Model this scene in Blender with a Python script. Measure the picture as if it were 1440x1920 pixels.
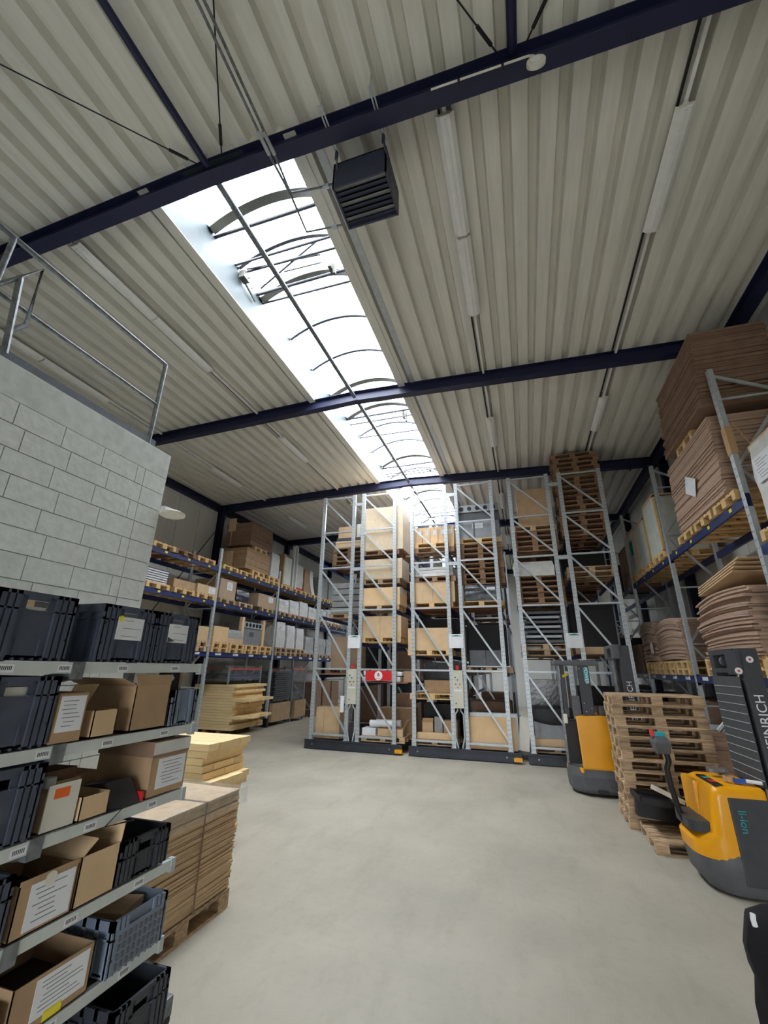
import bpy, bmesh, math, random
from mathutils import Vector, Matrix
random.seed(7)
PI = math.pi
for o in list(bpy.data.objects): bpy.data.objects.remove(o, do_unlink=True)
scene = bpy.context.scene
COL = scene.collection

# ---------------------------------------------------------------- camera
F_PX, YAW, PITCH, ROLL, HC = 801.19, -0.30998, 0.34865, 0.01271, 2.08
cyw, syw, cp, sp = math.cos(YAW), math.sin(YAW), math.cos(PITCH), math.sin(PITCH)
FWD = Vector((syw*cp, cyw*cp, sp)); _r = Vector((cyw, -syw, 0)); _u = _r.cross(FWD)
RGT = math.cos(ROLL)*_r + math.sin(ROLL)*_u
UPV = -math.sin(ROLL)*_r + math.cos(ROLL)*_u
cd = bpy.data.cameras.new('camera'); cam = bpy.data.objects.new('camera', cd); COL.objects.link(cam)
cd.sensor_fit = 'VERTICAL'; cd.sensor_height = 36.0; cd.lens = F_PX/1920*36.0
cd.clip_start = 0.05; cd.clip_end = 300
cam.matrix_world = Matrix(((RGT.x, UPV.x, -FWD.x, 0), (RGT.y, UPV.y, -FWD.y, 0), (RGT.z, UPV.z, -FWD.z, HC), (0, 0, 0, 1)))
scene.camera = cam
def ray(u, v): return RGT*((u-720)/F_PX) + UPV*(-(v-960)/F_PX) + FWD
def onx(u, v, x): d = ray(u, v); return Vector((0, 0, HC)) + d*(x/d.x)
def ony(u, v, y): d = ray(u, v); return Vector((0, 0, HC)) + d*(y/d.y)
def onz(u, v, z=0): d = ray(u, v); return Vector((0, 0, HC)) + d*((z-HC)/d.z)

# ---------------------------------------------------------------- light
world = bpy.data.worlds.new('overcast_sky'); scene.world = world; world.use_nodes = True
wn = world.node_tree.nodes; wl = world.node_tree.links
wn['Background'].inputs['Color'].default_value = (0.93, 0.965, 1.0, 1)
wn['Background'].inputs['Strength'].default_value = 14.0
vs = scene.view_settings
vs.view_transform = 'Standard'; vs.look = 'None'; vs.gamma = 1.0; vs.exposure = 0.55; vs.use_curve_mapping = False
def portal(name, loc, sx, sy, rot=(0, 0, 0)):
    l = bpy.data.lights.new(name, 'AREA'); l.shape = 'RECTANGLE'; l.size = sx; l.size_y = sy
    l.cycles.is_portal = True
    o = bpy.data.objects.new(name, l); COL.objects.link(o); o.location = loc; o.rotation_euler = rot
    return o
portal('skylight_portal', (-3.284, 13.48, 8.80), 2.05, 21.4)
portal('added_gate_portal', (0.2, -9.12, 1.6), 4.0, 3.2, (math.pi/2, 0, 0))  # samples sky light through the added gate opening

# ---------------------------------------------------------------- materials
def mat(name, col, rough=0.7, metal=0.0, var=0.06, scale=6.0, stretch=(1, 1, 1), bump=0.0, col2=None, fac2=0.5, rnd=0.0, spec=0.4, contrast=(0.35, 0.65)):
    m = bpy.data.materials.new(name); m.use_nodes = True
    n = m.node_tree.nodes; l = m.node_tree.links
    b = n['Principled BSDF']; b.inputs['Roughness'].default_value = rough; b.inputs['Metallic'].default_value = metal
    b.inputs['Specular IOR Level'].default_value = spec
    geo = n.new('ShaderNodeNewGeometry'); mp = n.new('ShaderNodeMapping')
    mp.inputs['Scale'].default_value = stretch
    l.new(geo.outputs['Position'], mp.inputs['Vector'])
    nz = n.new('ShaderNodeTexNoise'); nz.inputs['Scale'].default_value = scale; nz.inputs['Detail'].default_value = 5
    l.new(mp.outputs['Vector'], nz.inputs['Vector'])
    rp = n.new('ShaderNodeValToRGB'); e = rp.color_ramp.elements
    c2 = col2 or tuple(c*(1-var*2.2) for c in col)
    c1 = col if col2 else tuple(min(1, c*(1+var)) for c in col)
    e[0].position, e[1].position = contrast
    e[0].color = (*c2, 1); e[1].color = (*c1, 1)
    l.new(nz.outputs['Fac'], rp.inputs['Fac'])
    out = rp.outputs['Color']
    if rnd > 0:
        oi = n.new('ShaderNodeObjectInfo'); mr = n.new('ShaderNodeMapRange')
        mr.inputs['To Min'].default_value = 1-rnd; mr.inputs['To Max'].default_value = 1+rnd
        l.new(oi.outputs['Random'], mr.inputs['Value'])
        hs = n.new('ShaderNodeHueSaturation'); l.new(mr.outputs['Result'], hs.inputs['Value']); l.new(out, hs.inputs['Color'])
        out = hs.outputs['Color']
    l.new(out, b.inputs['Base Color'])
    if bump > 0:
        bp = n.new('ShaderNodeBump'); bp.inputs['Strength'].default_value = bump; bp.inputs['Distance'].default_value = 0.02
        l.new(nz.outputs['Fac'], bp.inputs['Height']); l.new(bp.outputs['Normal'], b.inputs['Normal'])
    return m
def srgb(r, g, b):
    f = lambda c: (c/255/12.92) if c/255 <= 0.04045 else ((c/255+0.055)/1.055)**2.4
    return (f(r), f(g), f(b))
M = {}
M['deck'] = mat('roof_deck_paint', srgb(228, 226, 217), 0.55, var=0.03, scale=3, stretch=(6, 0.4, 1))
M['navy'] = mat('navy_steel_paint', srgb(34, 38, 70), 0.45, var=0.05, scale=4)
M['rackblue'] = mat('rack_blue_paint', srgb(40, 54, 104), 0.45, var=0.05)
M['galv'] = mat('galvanised_steel', srgb(190, 197, 201), 0.42, metal=0.3, var=0.04, scale=12)
M['shelfmetal'] = mat('pale_shelf_steel', srgb(206, 213, 210), 0.45, metal=0.1, var=0.03, scale=8)
M['galvdark'] = mat('weathered_galvanised_steel', srgb(130, 134, 138), 0.5, metal=0.5, var=0.15, scale=20)
M['white'] = mat('white_painted_metal', srgb(232, 234, 232), 0.5, var=0.02)
M['lightbody'] = mat('white_enamel_reflector', srgb(240, 240, 238), 0.4, var=0.02)
M['wallpanel'] = mat('grey_white_wall_panel', srgb(224, 224, 218), 0.55, var=0.03, scale=2, stretch=(1, 1, 0.3))
M['block'] = mat('painted_concrete_block', srgb(214, 219, 214), 0.8, var=0.035, scale=14, bump=0.25, rnd=0.015)
M['mortar'] = mat('painted_mortar', srgb(190, 195, 191), 0.9, var=0.05, scale=30)
M['ringbeam'] = mat('painted_concrete', srgb(208, 213, 209), 0.85, var=0.05, scale=9, bump=0.15)
M['kerb'] = mat('grey_channel_steel', srgb(105, 110, 118), 0.5, metal=0.2)
M['heater'] = mat('blue_grey_heater_paint', srgb(70, 74, 94), 0.45, metal=0.1)
M['dark'] = mat('black_plastic', srgb(26, 27, 32), 0.5, var=0.05)
M['crate'] = mat('charcoal_crate_plastic', srgb(76, 83, 98), 0.42, var=0.05, scale=12, rnd=0.04)
M['crate_black'] = mat('black_crate_plastic', srgb(54, 58, 66), 0.45, var=0.05)
M['crate_blue'] = mat('blue_grey_crate_plastic', srgb(118, 130, 148), 0.45, var=0.04)
M['card'] = mat('tan_cardboard', srgb(214, 184, 146), 0.85, var=0.035, scale=5, rnd=0.06)
M['cardbright'] = mat('bright_tan_cardboard', srgb(226, 192, 148), 0.85, var=0.03, scale=4, rnd=0.03)
M['cardbrown'] = mat('brown_cardboard', srgb(180, 150, 117), 0.85, var=0.05, scale=6, rnd=0.06)
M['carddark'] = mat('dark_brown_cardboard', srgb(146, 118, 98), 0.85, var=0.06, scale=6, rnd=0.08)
M['cardsheet'] = mat('corrugated_card_sheet', srgb(216, 187, 150), 0.88, var=0.06, scale=9, stretch=(1, 1, 12), rnd=0.10)
M['cardgrey'] = mat('pinkish_card_sheet', srgb(188, 160, 140), 0.88, var=0.05, scale=9, stretch=(1, 1, 8), rnd=0.09)
M['tape'] = mat('brown_packing_tape', srgb(196, 160, 118), 0.3, var=0.03)
M['paper'] = mat('white_paper', srgb(232, 234, 238), 0.7, var=0.02)
M['ink'] = mat('grey_print', srgb(142, 145, 152), 0.7, var=0.02)
M['yellowtag'] = mat('yellow_tag', srgb(240, 224, 60), 0.6, var=0.02)
M['redpaint'] = mat('red_paint', srgb(214, 44, 48), 0.4, var=0.03)
M['orange'] = mat('orange_sticker', srgb(240, 110, 40), 0.5, var=0.02)
M['green'] = mat('green_print', srgb(40, 150, 130), 0.6, var=0.02)
M['teal'] = mat('teal_print', srgb(30, 160, 170), 0.5, var=0.02)
M['pallet'] = mat('weathered_pallet_wood', srgb(190, 162, 130), 0.85, var=0.16, scale=7, stretch=(1, 3, 10), rnd=0.26)
M['palletnew'] = mat('fresh_pallet_wood', srgb(226, 190, 136), 0.8, var=0.1, scale=7, stretch=(1, 3, 10), rnd=0.1)
M['palletdark'] = mat('dark_pallet_wood', srgb(150, 118, 92), 0.88, var=0.16, scale=7, stretch=(1, 3, 10), rnd=0.15)
M['lumber'] = mat('fresh_sawn_timber', srgb(246, 218, 166), 0.75, var=0.03, scale=3, stretch=(1, 6, 14), rnd=0.05)
M['yellow'] = mat('truck_yellow_paint', srgb(244, 168, 12), 0.32, var=0.015, scale=3, spec=0.5)
M['truckgrey'] = mat('truck_grey_plastic', srgb(92, 94, 98), 0.5, var=0.06, scale=8)
M['truckdark'] = mat('truck_charcoal_paint', srgb(66, 67, 72), 0.5, var=0.05, scale=8)
M['mesh'] = mat('grey_mesh_guard', srgb(74, 77, 80), 0.6, var=0.05)
M['wrapblack'] = mat('black_wrapped_goods', srgb(44, 48, 58), 0.25, var=0.15, scale=7, bump=0.3, spec=0.8)
M['wrapwhite'] = mat('white_wrapped_goods', srgb(214, 214, 210), 0.3, var=0.05, scale=6, bump=0.25, spec=0.6)
M['wrapgrey'] = mat('grey_wrapped_goods', srgb(168, 170, 170), 0.28, var=0.07, scale=6, bump=0.25, spec=0.6)
M['wrapbrown'] = mat('film_wrapped_cardboard', srgb(216, 192, 158), 0.32, var=0.03, scale=5, bump=0.1, spec=0.6)
M['steel'] = mat('brushed_steel', srgb(150, 154, 158), 0.4, metal=0.4, var=0.05)
M['glassgoods'] = mat('pale_glass_sheets', srgb(226, 232, 224), 0.25, var=0.04, scale=5, spec=0.6)
M['beige'] = mat('beige_control_box', srgb(206, 204, 188), 0.5, var=0.02)
M['blackcloth'] = mat('black_fabric', srgb(24, 22, 27), 0.9, var=0.1, scale=40)
M['cream'] = mat('cream_plastic', srgb(226, 222, 210), 0.5, var=0.02)
M['rail_dark'] = mat('dark_sled_paint', srgb(58, 62, 72), 0.5, var=0.06)
M['shelfboard'] = mat('chipboard_shelf', srgb(150, 104, 74), 0.85, var=0.1, scale=20)
M['blueglove'] = mat('blue_plastic', srgb(44, 84, 176), 0.5)
def floor_mat():
    m = mat('worn_concrete_floor', srgb(184, 178, 163), 0.42, var=0.05, scale=0.9, col2=srgb(164, 159, 145), contrast=(0.3, 0.72), spec=0.35)
    n = m.node_tree.nodes; l = m.node_tree.links; b = n['Principled BSDF']
    src = b.inputs['Base Color'].links[0].from_socket
    geo = n.new('ShaderNodeNewGeometry')
    n2 = n.new('ShaderNodeTexNoise'); n2.inputs['Scale'].default_value = 14; n2.inputs['Detail'].default_value = 8
    l.new(geo.outputs['Position'], n2.inputs['Vector'])
    r2 = n.new('ShaderNodeValToRGB'); r2.color_ramp.elements[0].position = 0.33; r2.color_ramp.elements[1].position = 0.48
    r2.color_ramp.elements[0].color = (0.72, 0.70, 0.68, 1); r2.color_ramp.elements[1].color = (1, 1, 1, 1)
    l.new(n2.outputs['Fac'], r2.inputs['Fac'])
    mx = n.new('ShaderNodeMix'); mx.data_type = 'RGBA'; mx.blend_type = 'MULTIPLY'; mx.inputs[0].default_value = 0.16
    l.new(src, mx.inputs[6]); l.new(r2.outputs['Color'], mx.inputs[7])
    n3 = n.new('ShaderNodeTexNoise'); n3.inputs['Scale'].default_value = 2.6; n3.inputs['Detail'].default_value = 10; n3.inputs['Roughness'].default_value = 0.7
    mp = n.new('ShaderNodeMapping'); mp.inputs['Scale'].default_value = (1, 0.35, 1); mp.inputs['Rotation'].default_value = (0, 0, 0.6)
    l.new(geo.outputs['Position'], mp.inputs['Vector']); l.new(mp.outputs['Vector'], n3.inputs['Vector'])
    r3 = n.new('ShaderNodeValToRGB'); r3.color_ramp.elements[0].position = 0.50; r3.color_ramp.elements[1].position = 0.68
    r3.color_ramp.elements[0].color = (1, 1, 1, 1); r3.color_ramp.elements[1].color = (0.78, 0.76, 0.73, 1)
    l.new(n3.outputs['Fac'], r3.inputs['Fac'])
    m2 = n.new('ShaderNodeMix'); m2.data_type = 'RGBA'; m2.blend_type = 'MULTIPLY'; m2.inputs[0].default_value = 0.5
    l.new(mx.outputs[2], m2.inputs[6]); l.new(r3.outputs['Color'], m2.inputs[7])
    l.new(m2.outputs[2], b.inputs['Base Color'])
    rr = n.new('ShaderNodeMapRange'); rr.inputs['To Min'].default_value = 0.36; rr.inputs['To Max'].default_value = 0.6
    l.new(n3.outputs['Fac'], rr.inputs['Value']); l.new(rr.outputs['Result'], b.inputs['Roughness'])
    return m
M['floor'] = floor_mat()
def film_mat(name, tint, fac, rough=0.12):
    m = bpy.data.materials.new(name); m.use_nodes = True; n = m.node_tree.nodes; l = m.node_tree.links
    n.clear(); out = n.new('ShaderNodeOutputMaterial'); t = n.new('ShaderNodeBsdfTransparent'); t.inputs['Color'].default_value = (*tint, 1)
    g = n.new('ShaderNodeBsdfPrincipled'); g.inputs['Base Color'].default_value = (0.85, 0.87, 0.88, 1); g.inputs['Roughness'].default_value = rough
    nz = n.new('ShaderNodeTexNoise'); nz.inputs['Scale'].default_value = 12; nz.inputs['Detail'].default_value = 6
    geo = n.new('ShaderNodeNewGeometry'); l.new(geo.outputs['Position'], nz.inputs['Vector'])
    bp = n.new('ShaderNodeBump'); bp.inputs['Strength'].default_value = 0.6; l.new(nz.outputs['Fac'], bp.inputs['Height']); l.new(bp.outputs['Normal'], g.inputs['Normal'])
    mr = n.new('ShaderNodeMapRange'); mr.inputs['From Min'].default_value = 0.4; mr.inputs['From Max'].default_value = 0.7
    mr.inputs['To Min'].default_value = fac*0.3; mr.inputs['To Max'].default_value = fac
    l.new(nz.outputs['Fac'], mr.inputs['Value'])
    mx = n.new('ShaderNodeMixShader'); l.new(mr.outputs['Result'], mx.inputs['Fac']); l.new(t.outputs[0], mx.inputs[1]); l.new(g.outputs[0], mx.inputs[2])
    l.new(mx.outputs[0], out.inputs['Surface']); return m
M['film'] = film_mat('clear_stretch_film', (0.97, 0.98, 0.99), 0.16)
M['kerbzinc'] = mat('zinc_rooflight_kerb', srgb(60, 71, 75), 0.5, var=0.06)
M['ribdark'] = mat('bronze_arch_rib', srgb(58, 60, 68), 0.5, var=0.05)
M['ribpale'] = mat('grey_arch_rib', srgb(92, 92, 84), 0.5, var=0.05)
M['yard'] = mat('added_yard_paving', srgb(150, 148, 142), 0.9)
def pane_mat():
    m = bpy.data.materials.new('opal_polycarbonate'); m.use_nodes = True; n = m.node_tree.nodes; l = m.node_tree.links
    n.clear(); out = n.new('ShaderNodeOutputMaterial'); t = n.new('ShaderNodeBsdfTransparent'); t.inputs['Color'].default_value = (0.95, 0.97, 1.0, 1)
    tr = n.new('ShaderNodeBsdfTranslucent'); tr.inputs['Color'].default_value = (0.93, 0.95, 0.97, 1)
    nz = n.new('ShaderNodeTexNoise'); nz.inputs['Scale'].default_value = 3
    mr = n.new('ShaderNodeMapRange'); mr.inputs['To Min'].default_value = 0.15; mr.inputs['To Max'].default_value = 0.35
    l.new(nz.outputs['Fac'], mr.inputs['Value'])
    mx = n.new('ShaderNodeMixShader'); l.new(mr.outputs['Result'], mx.inputs['Fac']); l.new(t.outputs[0], mx.inputs[1]); l.new(tr.outputs[0], mx.inputs[2])
    l.new(mx.outputs[0], out.inputs['Surface']); return m
M['pane'] = pane_mat()

# ---------------------------------------------------------------- builders
class MB:
    def __init__(s): s.v = []; s.f = []; s.m = []
    def add(s, vs, fs, m=0, T=None):
        b = len(s.v)
        for p in vs: s.v.append(tuple(T @ Vector(p)) if T else tuple(p))
        for f in fs: s.f.append(tuple(b+i for i in f)); s.m.append(m)
        return s
    def box(s, x0, x1, y0, y1, z0, z1, m=0, T=None):
        return s.add([(x0,y0,z0),(x1,y0,z0),(x1,y1,z0),(x0,y1,z0),(x0,y0,z1),(x1,y0,z1),(x1,y1,z1),(x0,y1,z1)],
            [(0,3,2,1),(4,5,6,7),(0,1,5,4),(1,2,6,5),(2,3,7,6),(3,0,4,7)], m, T)
    def bar(s, p0, p1, w, h, m=0, up=(0,0,1)):
        p0 = Vector(p0); p1 = Vector(p1); d = p1-p0; L = d.length; d.normalize()
        u = Vector(up)
        if abs(d.dot(u)) > 0.98: u = Vector((0, 1, 0)) if abs(d.y) < 0.9 else Vector((1, 0, 0))
        a = d.cross(u).normalized(); b = a.cross(d).normalized()
        T = Matrix(((d.x, a.x, b.x, p0.x), (d.y, a.y, b.y, p0.y), (d.z, a.z, b.z, p0.z), (0, 0, 0, 1)))
        return s.box(0, L, -w/2, w/2, -h/2, h/2, m, T)
    def tube(s, pts, r, n=8, m=0, closed=False):
        pts = [Vector(p) for p in pts]; rings = []; b0 = len(s.v); prev = None
        for i, p in enumerate(pts):
            if i == 0: d = pts[1]-p
            elif i == len(pts)-1: d = p-pts[i-1]
            else: d = (pts[i+1]-p).normalized()+(p-pts[i-1]).normalized()
            d.normalize()
            u = prev if prev is not None else (Vector((0,0,1)) if abs(d.z) < 0.9 else Vector((1,0,0)))
            a = d.cross(u).normalized(); b = a.cross(d).normalized(); prev = b
            for k in range(n):
                t = 2*PI*k/n; s.v.append(tuple(p+a*(math.cos(t)*r)+b*(math.sin(t)*r)))
        for i in range(len(pts)-1):
            for k in range(n):
                s.f.append((b0+i*n+k, b0+i*n+(k+1)%n, b0+(i+1)*n+(k+1)%n, b0+(i+1)*n+k)); s.m.append(m)
        s.f.append(tuple(b0+k for k in range(n))[::-1]); s.m.append(m)
        e = b0+(len(pts)-1)*n; s.f.append(tuple(e+k for k in range(n))); s.m.append(m)
        return s
    def prism(s, prof, p0, p1, A, B, m=0):
        # closed 2D profile (a, b) swept straight from p0 to p1; A, B are the profile axes
        p0 = Vector(p0); p1 = Vector(p1); A = Vector(A); B = Vector(B); n = len(prof); b0 = len(s.v)
        for p in (p0, p1):
            for a, b in prof: s.v.append(tuple(p+A*a+B*b))
        for k in range(n): s.f.append((b0+k, b0+(k+1)%n, b0+n+(k+1)%n, b0+n+k)); s.m.append(m)
        s.f.append(tuple(b0+k for k in range(n))[::-1]); s.m.append(m); s.f.append(tuple(b0+n+k for k in range(n))); s.m.append(m)
        return s
    def loft(s, rings, m=0, cap=True):
        n = len(rings[0]); b0 = len(s.v)
        for r in rings:
            for p in r: s.v.append(tuple(p))
        for i in range(len(rings)-1):
            for k in range(n): s.f.append((b0+i*n+k, b0+i*n+(k+1)%n, b0+(i+1)*n+(k+1)%n, b0+(i+1)*n+k)); s.m.append(m)
        if cap:
            s.f.append(tuple(b0+k for k in range(n))[::-1]); s.m.append(m)
            e = b0+(len(rings)-1)*n; s.f.append(tuple(e+k for k in range(n))); s.m.append(m)
        return s
    def disc(s, c, r, h, axis='y', n=20, m=0):
        d = {'x': (1,0,0), 'y': (0,1,0), 'z': (0,0,1)}[axis]; c = Vector(c)
        return s.tube([c-Vector(d)*h/2, c+Vector(d)*h/2], r, n, m)
    def mesh(s, name, mats, bevel=0, smooth=False, fixn=True):
        me = bpy.data.meshes.new(name); me.from_pydata(s.v, [], s.f)
        for k in (mats if isinstance(mats, (list, tuple)) else [mats]): me.materials.append(M[k])
        me.polygons.foreach_set('material_index', s.m)
        if bevel or smooth or fixn:
            bm = bmesh.new(); bm.from_mesh(me)
            if bevel:
                bmesh.ops.remove_doubles(bm, verts=bm.verts, dist=1e-5)
                es = [e for e in bm.edges if len(e.link_faces) == 2 and e.calc_face_angle(0) > 0.5]
                bmesh.ops.bevel(bm, geom=es, offset=bevel, segments=2, affect='EDGES', profile=0.7, clamp_overlap=True)
            bmesh.ops.recalc_face_normals(bm, faces=bm.faces)
            bm.to_mesh(me); bm.free()
        if smooth:
            for p in me.polygons: p.use_smooth = True
            bm = bmesh.new(); bm.from_mesh(me)
            for e in bm.edges:
                if len(e.link_faces) == 2 and e.calc_face_angle(0) > 0.75: e.smooth = False
            bm.to_mesh(me); bm.free()
        me.update(); return me
    def build(s, name, mats, parent=None, bevel=0, smooth=False, loc=None, rotz=0):
        o = bpy.data.objects.new(name, s.mesh(name, mats, bevel, smooth)); COL.objects.link(o)
        if parent: o.parent = parent
        if loc: o.location = loc
        if rotz: o.rotation_euler = (0, 0, rotz)
        return o
def tag(o, label=None, cat=None, group=None, kind=None):
    if label: o['label'] = label
    if cat: o['category'] = cat
    if group: o['group'] = group
    if kind: o['kind'] = kind
    return o
def thing(name, label, cat, loc=(0,0,0), rotz=0, group=None, kind=None):
    o = bpy.data.objects.new(name, None); COL.objects.link(o); o.location = loc; o.rotation_euler = (0, 0, rotz)
    o.empty_display_size = 0.1
    return tag(o, label, cat, group, kind)
def link(name, me, parent=None, loc=(0,0,0), scale=None, rot=None, mat_=None):
    o = bpy.data.objects.new(name, me); COL.objects.link(o); o.parent = parent; o.location = loc
    if scale: o.scale = scale
    if rot: o.rotation_euler = rot
    return o
UNIT = {}
def unit(matkey):
    if matkey not in UNIT:
        UNIT[matkey] = MB().box(-.5, .5, -.5, .5, 0, 1).mesh('slab_'+matkey, matkey)
    return UNIT[matkey]
def copy_tree(o, parent=None, **kw):
    c = o.copy(); COL.objects.link(c); c.parent = parent
    for ch in o.children: copy_tree(ch, c)
    return c
def text_mesh(txt, size, matkey, extrude=0.0012):
    cu = bpy.data.curves.new('t', 'FONT'); cu.body = txt; cu.size = size; cu.extrude = extrude; cu.align_x = 'CENTER'; cu.align_y = 'CENTER'
    ob = bpy.data.objects.new('t', cu); COL.objects.link(ob)
    dg = bpy.context.evaluated_depsgraph_get(); dg.update()
    me = bpy.data.meshes.new_from_object(ob.evaluated_get(dg)); bpy.data.objects.remove(ob, do_unlink=True)
    me.materials.clear(); me.materials.append(M[matkey]); return me
def text(name, txt, size, matkey, parent, loc, rot):
    return link(name, text_mesh(txt, size, matkey), parent, loc, None, rot)
def paper(parent, loc, w, h, face, lines=7, name='paper_label', base='paper', extra=None):
    # a thin printed sheet lying on a face: '-y', '+x', '-x', '+y'; loc = centre on that face
    b = MB(); t = 0.0015
    b.box(-w/2, w/2, -t, 0, -h/2, h/2)
    rr = random.Random(int(abs(loc[0]*997+loc[2]*131)*100) % 9999)
    for i in range(lines):
        z = h*(0.36-0.7*i/max(1, lines-1)) if lines > 1 else 0
        x0 = -w*0.4+rr.random()*w*0.15; x1 = x0+w*(0.35+0.45*rr.random()); x1 = min(x1, w*0.42)
        b.box(x0, x1, -t*1.6, -t, z-h*0.012, z+h*0.012, 1)
    o = b.build(name, [base, 'ink'], parent, loc=loc)
    o.rotation_euler = (0, 0, {'-y': 0, '+x': PI/2, '+y': PI, '-x': -PI/2}[face]); return o
# ================================================================ STRUCTURE
XL, XR, XRG, SLOPE, ZC = -10.95, 4.40, -3.284, 0.03445, 8.20     # wall faces, ridge, roof pitch, deck soffit at ridge
Y0, Y1 = -9.0, 28.6
BEAMY = [-7.376, -2.276, 2.824, 7.956, 13.055, 18.155, 23.255, 28.35]
SKW = 1.046
def zc(x): return ZC-SLOPE*abs(x-XRG)
o = MB().box(XL-.3, XR+.3, Y0-.3, Y1+.3, -.2, 0).build('floor', 'floor'); tag(o, 'worn grey concrete floor of the warehouse hall', 'floor', kind='structure')
# walls of vertical panels
def panel_wall(name, x, y0, y1, label, t=0.08):
    r = thing(name, label, 'wall', (x, 0, 0), kind='structure')
    s = 1 if x > 0 else -1
    MB().box(min(s*.03, s*.2), max(s*.03, s*.2), y0, y1, 0, 8.6).build('wall_core', 'mortar', r)
    n = int((y1-y0)/1.0); me = MB().box(min(0, s*.03), max(0, s*.03), -.492, .492, 0.0, 8.2).mesh('wall_panel', 'wallpanel')
    for i in range(n): link('wall_panel', me, r, (0, y0+.5+i*1.0, 0))
    return r
panel_wall('wall_left', XL, Y0, Y1, 'light grey metal panel wall behind the blue pallet racking')
panel_wall('wall_right', XR, Y0, Y1, 'light grey metal panel wall behind the cardboard stacks')
tag(MB().box(XL-.2, XR+.2, Y1, Y1+.2, 0, 9.2).build('wall_back', 'wallpanel'), 'grey panel wall closing the far end of the hall', 'wall', kind='structure')
tag(MB().box(XL-.2, -1.8, Y0-.2, Y0, 0, 9.2).box(2.2, XR+.2, Y0-.2, Y0, 0, 9.2).box(-1.8, 2.2, Y0-.2, Y0, 3.2, 9.2).build('wall_front', 'wallpanel'), 'grey panel wall closing the near end of the hall', 'wall', kind='structure')
dg = thing('added_gate', 'unseen open roller gate added in the near end wall for daylight', 'gate', (.2, Y0, 0), kind='structure')  # unseen gate, added to let daylight in from behind the camera
for s in (-1, 1): MB().box(s*2.0-.08, s*2.0+.08, 0, .1, 0, 3.3).build('guide_rail', 'galvdark', dg)
MB().disc((0, .25, 3.45), .22, 4.2, 'x', 20).build('shutter_roll', 'galv', dg)
tag(MB().box(-40, 40, -60, Y0-.3, -.25, -.02).build('trim_3', 'yard'), 'pale paved yard added outside the gate to reflect daylight', 'yard', kind='structure')  # unseen paving, added to bounce daylight in through the gate
# corrugated deck
def deck(name, x0, x1, y0, y1, label):
    per = 0.32; pr = []
    n = int(round((x1-x0)/per)); per = (x1-x0)/n
    for i in range(n):
        b = x0+i*per
        pr += [(b, 0.0), (b+per*.56, 0.0), (b+per*.63, .125), (b+per*.93, .125)]
    pr.append((x1, 0.0))
    mb = MB(); ys = [y0, y1]
    for y in ys:
        for x, d in pr: mb.v.append((x, y, zc(x)+d))
    k = len(pr)
    for i in range(k-1): mb.f.append((i, i+1, k+i+1, k+i)); mb.m.append(0)
    mb.f.append(None); mb.f.pop()
    # roof build-up above the deck
    for (xa, xb) in ((x0, x1),):
        mb.add([(xa,y0,zc(xa)+.15),(xb,y0,zc(xb)+.15),(xb,y1,zc(xb)+.15),(xa,y1,zc(xa)+.15),(xa,y0,zc(xa)+.3),(xb,y0,zc(xb)+.3),(xb,y1,zc(xb)+.3),(xa,y1,zc(xa)+.3)],
               [(0,3,2,1),(4,5,6,7),(0,1,5,4),(1,2,6,5),(2,3,7,6),(3,0,4,7)])
    o = mb.build(name, 'deck'); return tag(o, label, 'ceiling', kind='structure')
deck('ceiling', XL-.2, XRG-SKW-.062, Y0-.2, Y1+.2, 'corrugated metal roof deck on the shelf side of the rooflight')
deck('ceiling', XRG+SKW+.062, XR+.2, Y0-.2, Y1+.2, 'corrugated metal roof deck on the truck side of the rooflight')
deck('ceiling', XRG-SKW-.062, XRG, Y0-.2, 2.74, 'corrugated roof deck before the rooflight, shelf side of the ridge tube')
deck('ceiling', XRG, XRG+SKW+.062, Y0-.2, 2.74, 'corrugated roof deck before the rooflight, truck side of the ridge tube')
for a, b_ in ((XRG-SKW-.06, XRG), (XRG, XRG+SKW+.06)):
    mb = MB().add([(a, 2.742, zc(a)-.01), (b_, 2.742, zc(b_)-.01), (b_, 2.742, 8.6), (a, 2.742, 8.6), (a, 2.76, zc(a)-.01), (b_, 2.76, zc(b_)-.01), (b_, 2.76, 8.6), (a, 2.76, 8.6)], [(0,1,2,3),(4,7,6,5),(0,4,5,1),(3,2,6,7),(0,3,7,4),(1,5,6,2)])
    tag(mb.build('trim_%d' % (4 if a < XRG-.5 else 5), 'deck'), 'plate closing the roof deck end above the heater beam, %s side' % ('shelf' if a < XRG-.5 else 'truck'), 'trim', kind='structure')
deck('ceiling', XRG-SKW-.062, XRG, 24.25, Y1+.2, 'corrugated roof deck past the far end of the rooflight, shelf side')
deck('ceiling', XRG, XRG+SKW+.062, 24.25, Y1+.2, 'corrugated roof deck past the far end of the rooflight, truck side')
# perforated cable tray strip beside the skylight
b = MB(); xx = -1.88
b.box(xx-.055, xx+.055, 3.0, 24, zc(xx)-.012, zc(xx)-.002); tr = b.build('cable_tray', 'galv'); tr.location.z = 0
tag(tr, 'narrow perforated metal strip in the roof deck beside the rooflight', 'cable tray')
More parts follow.
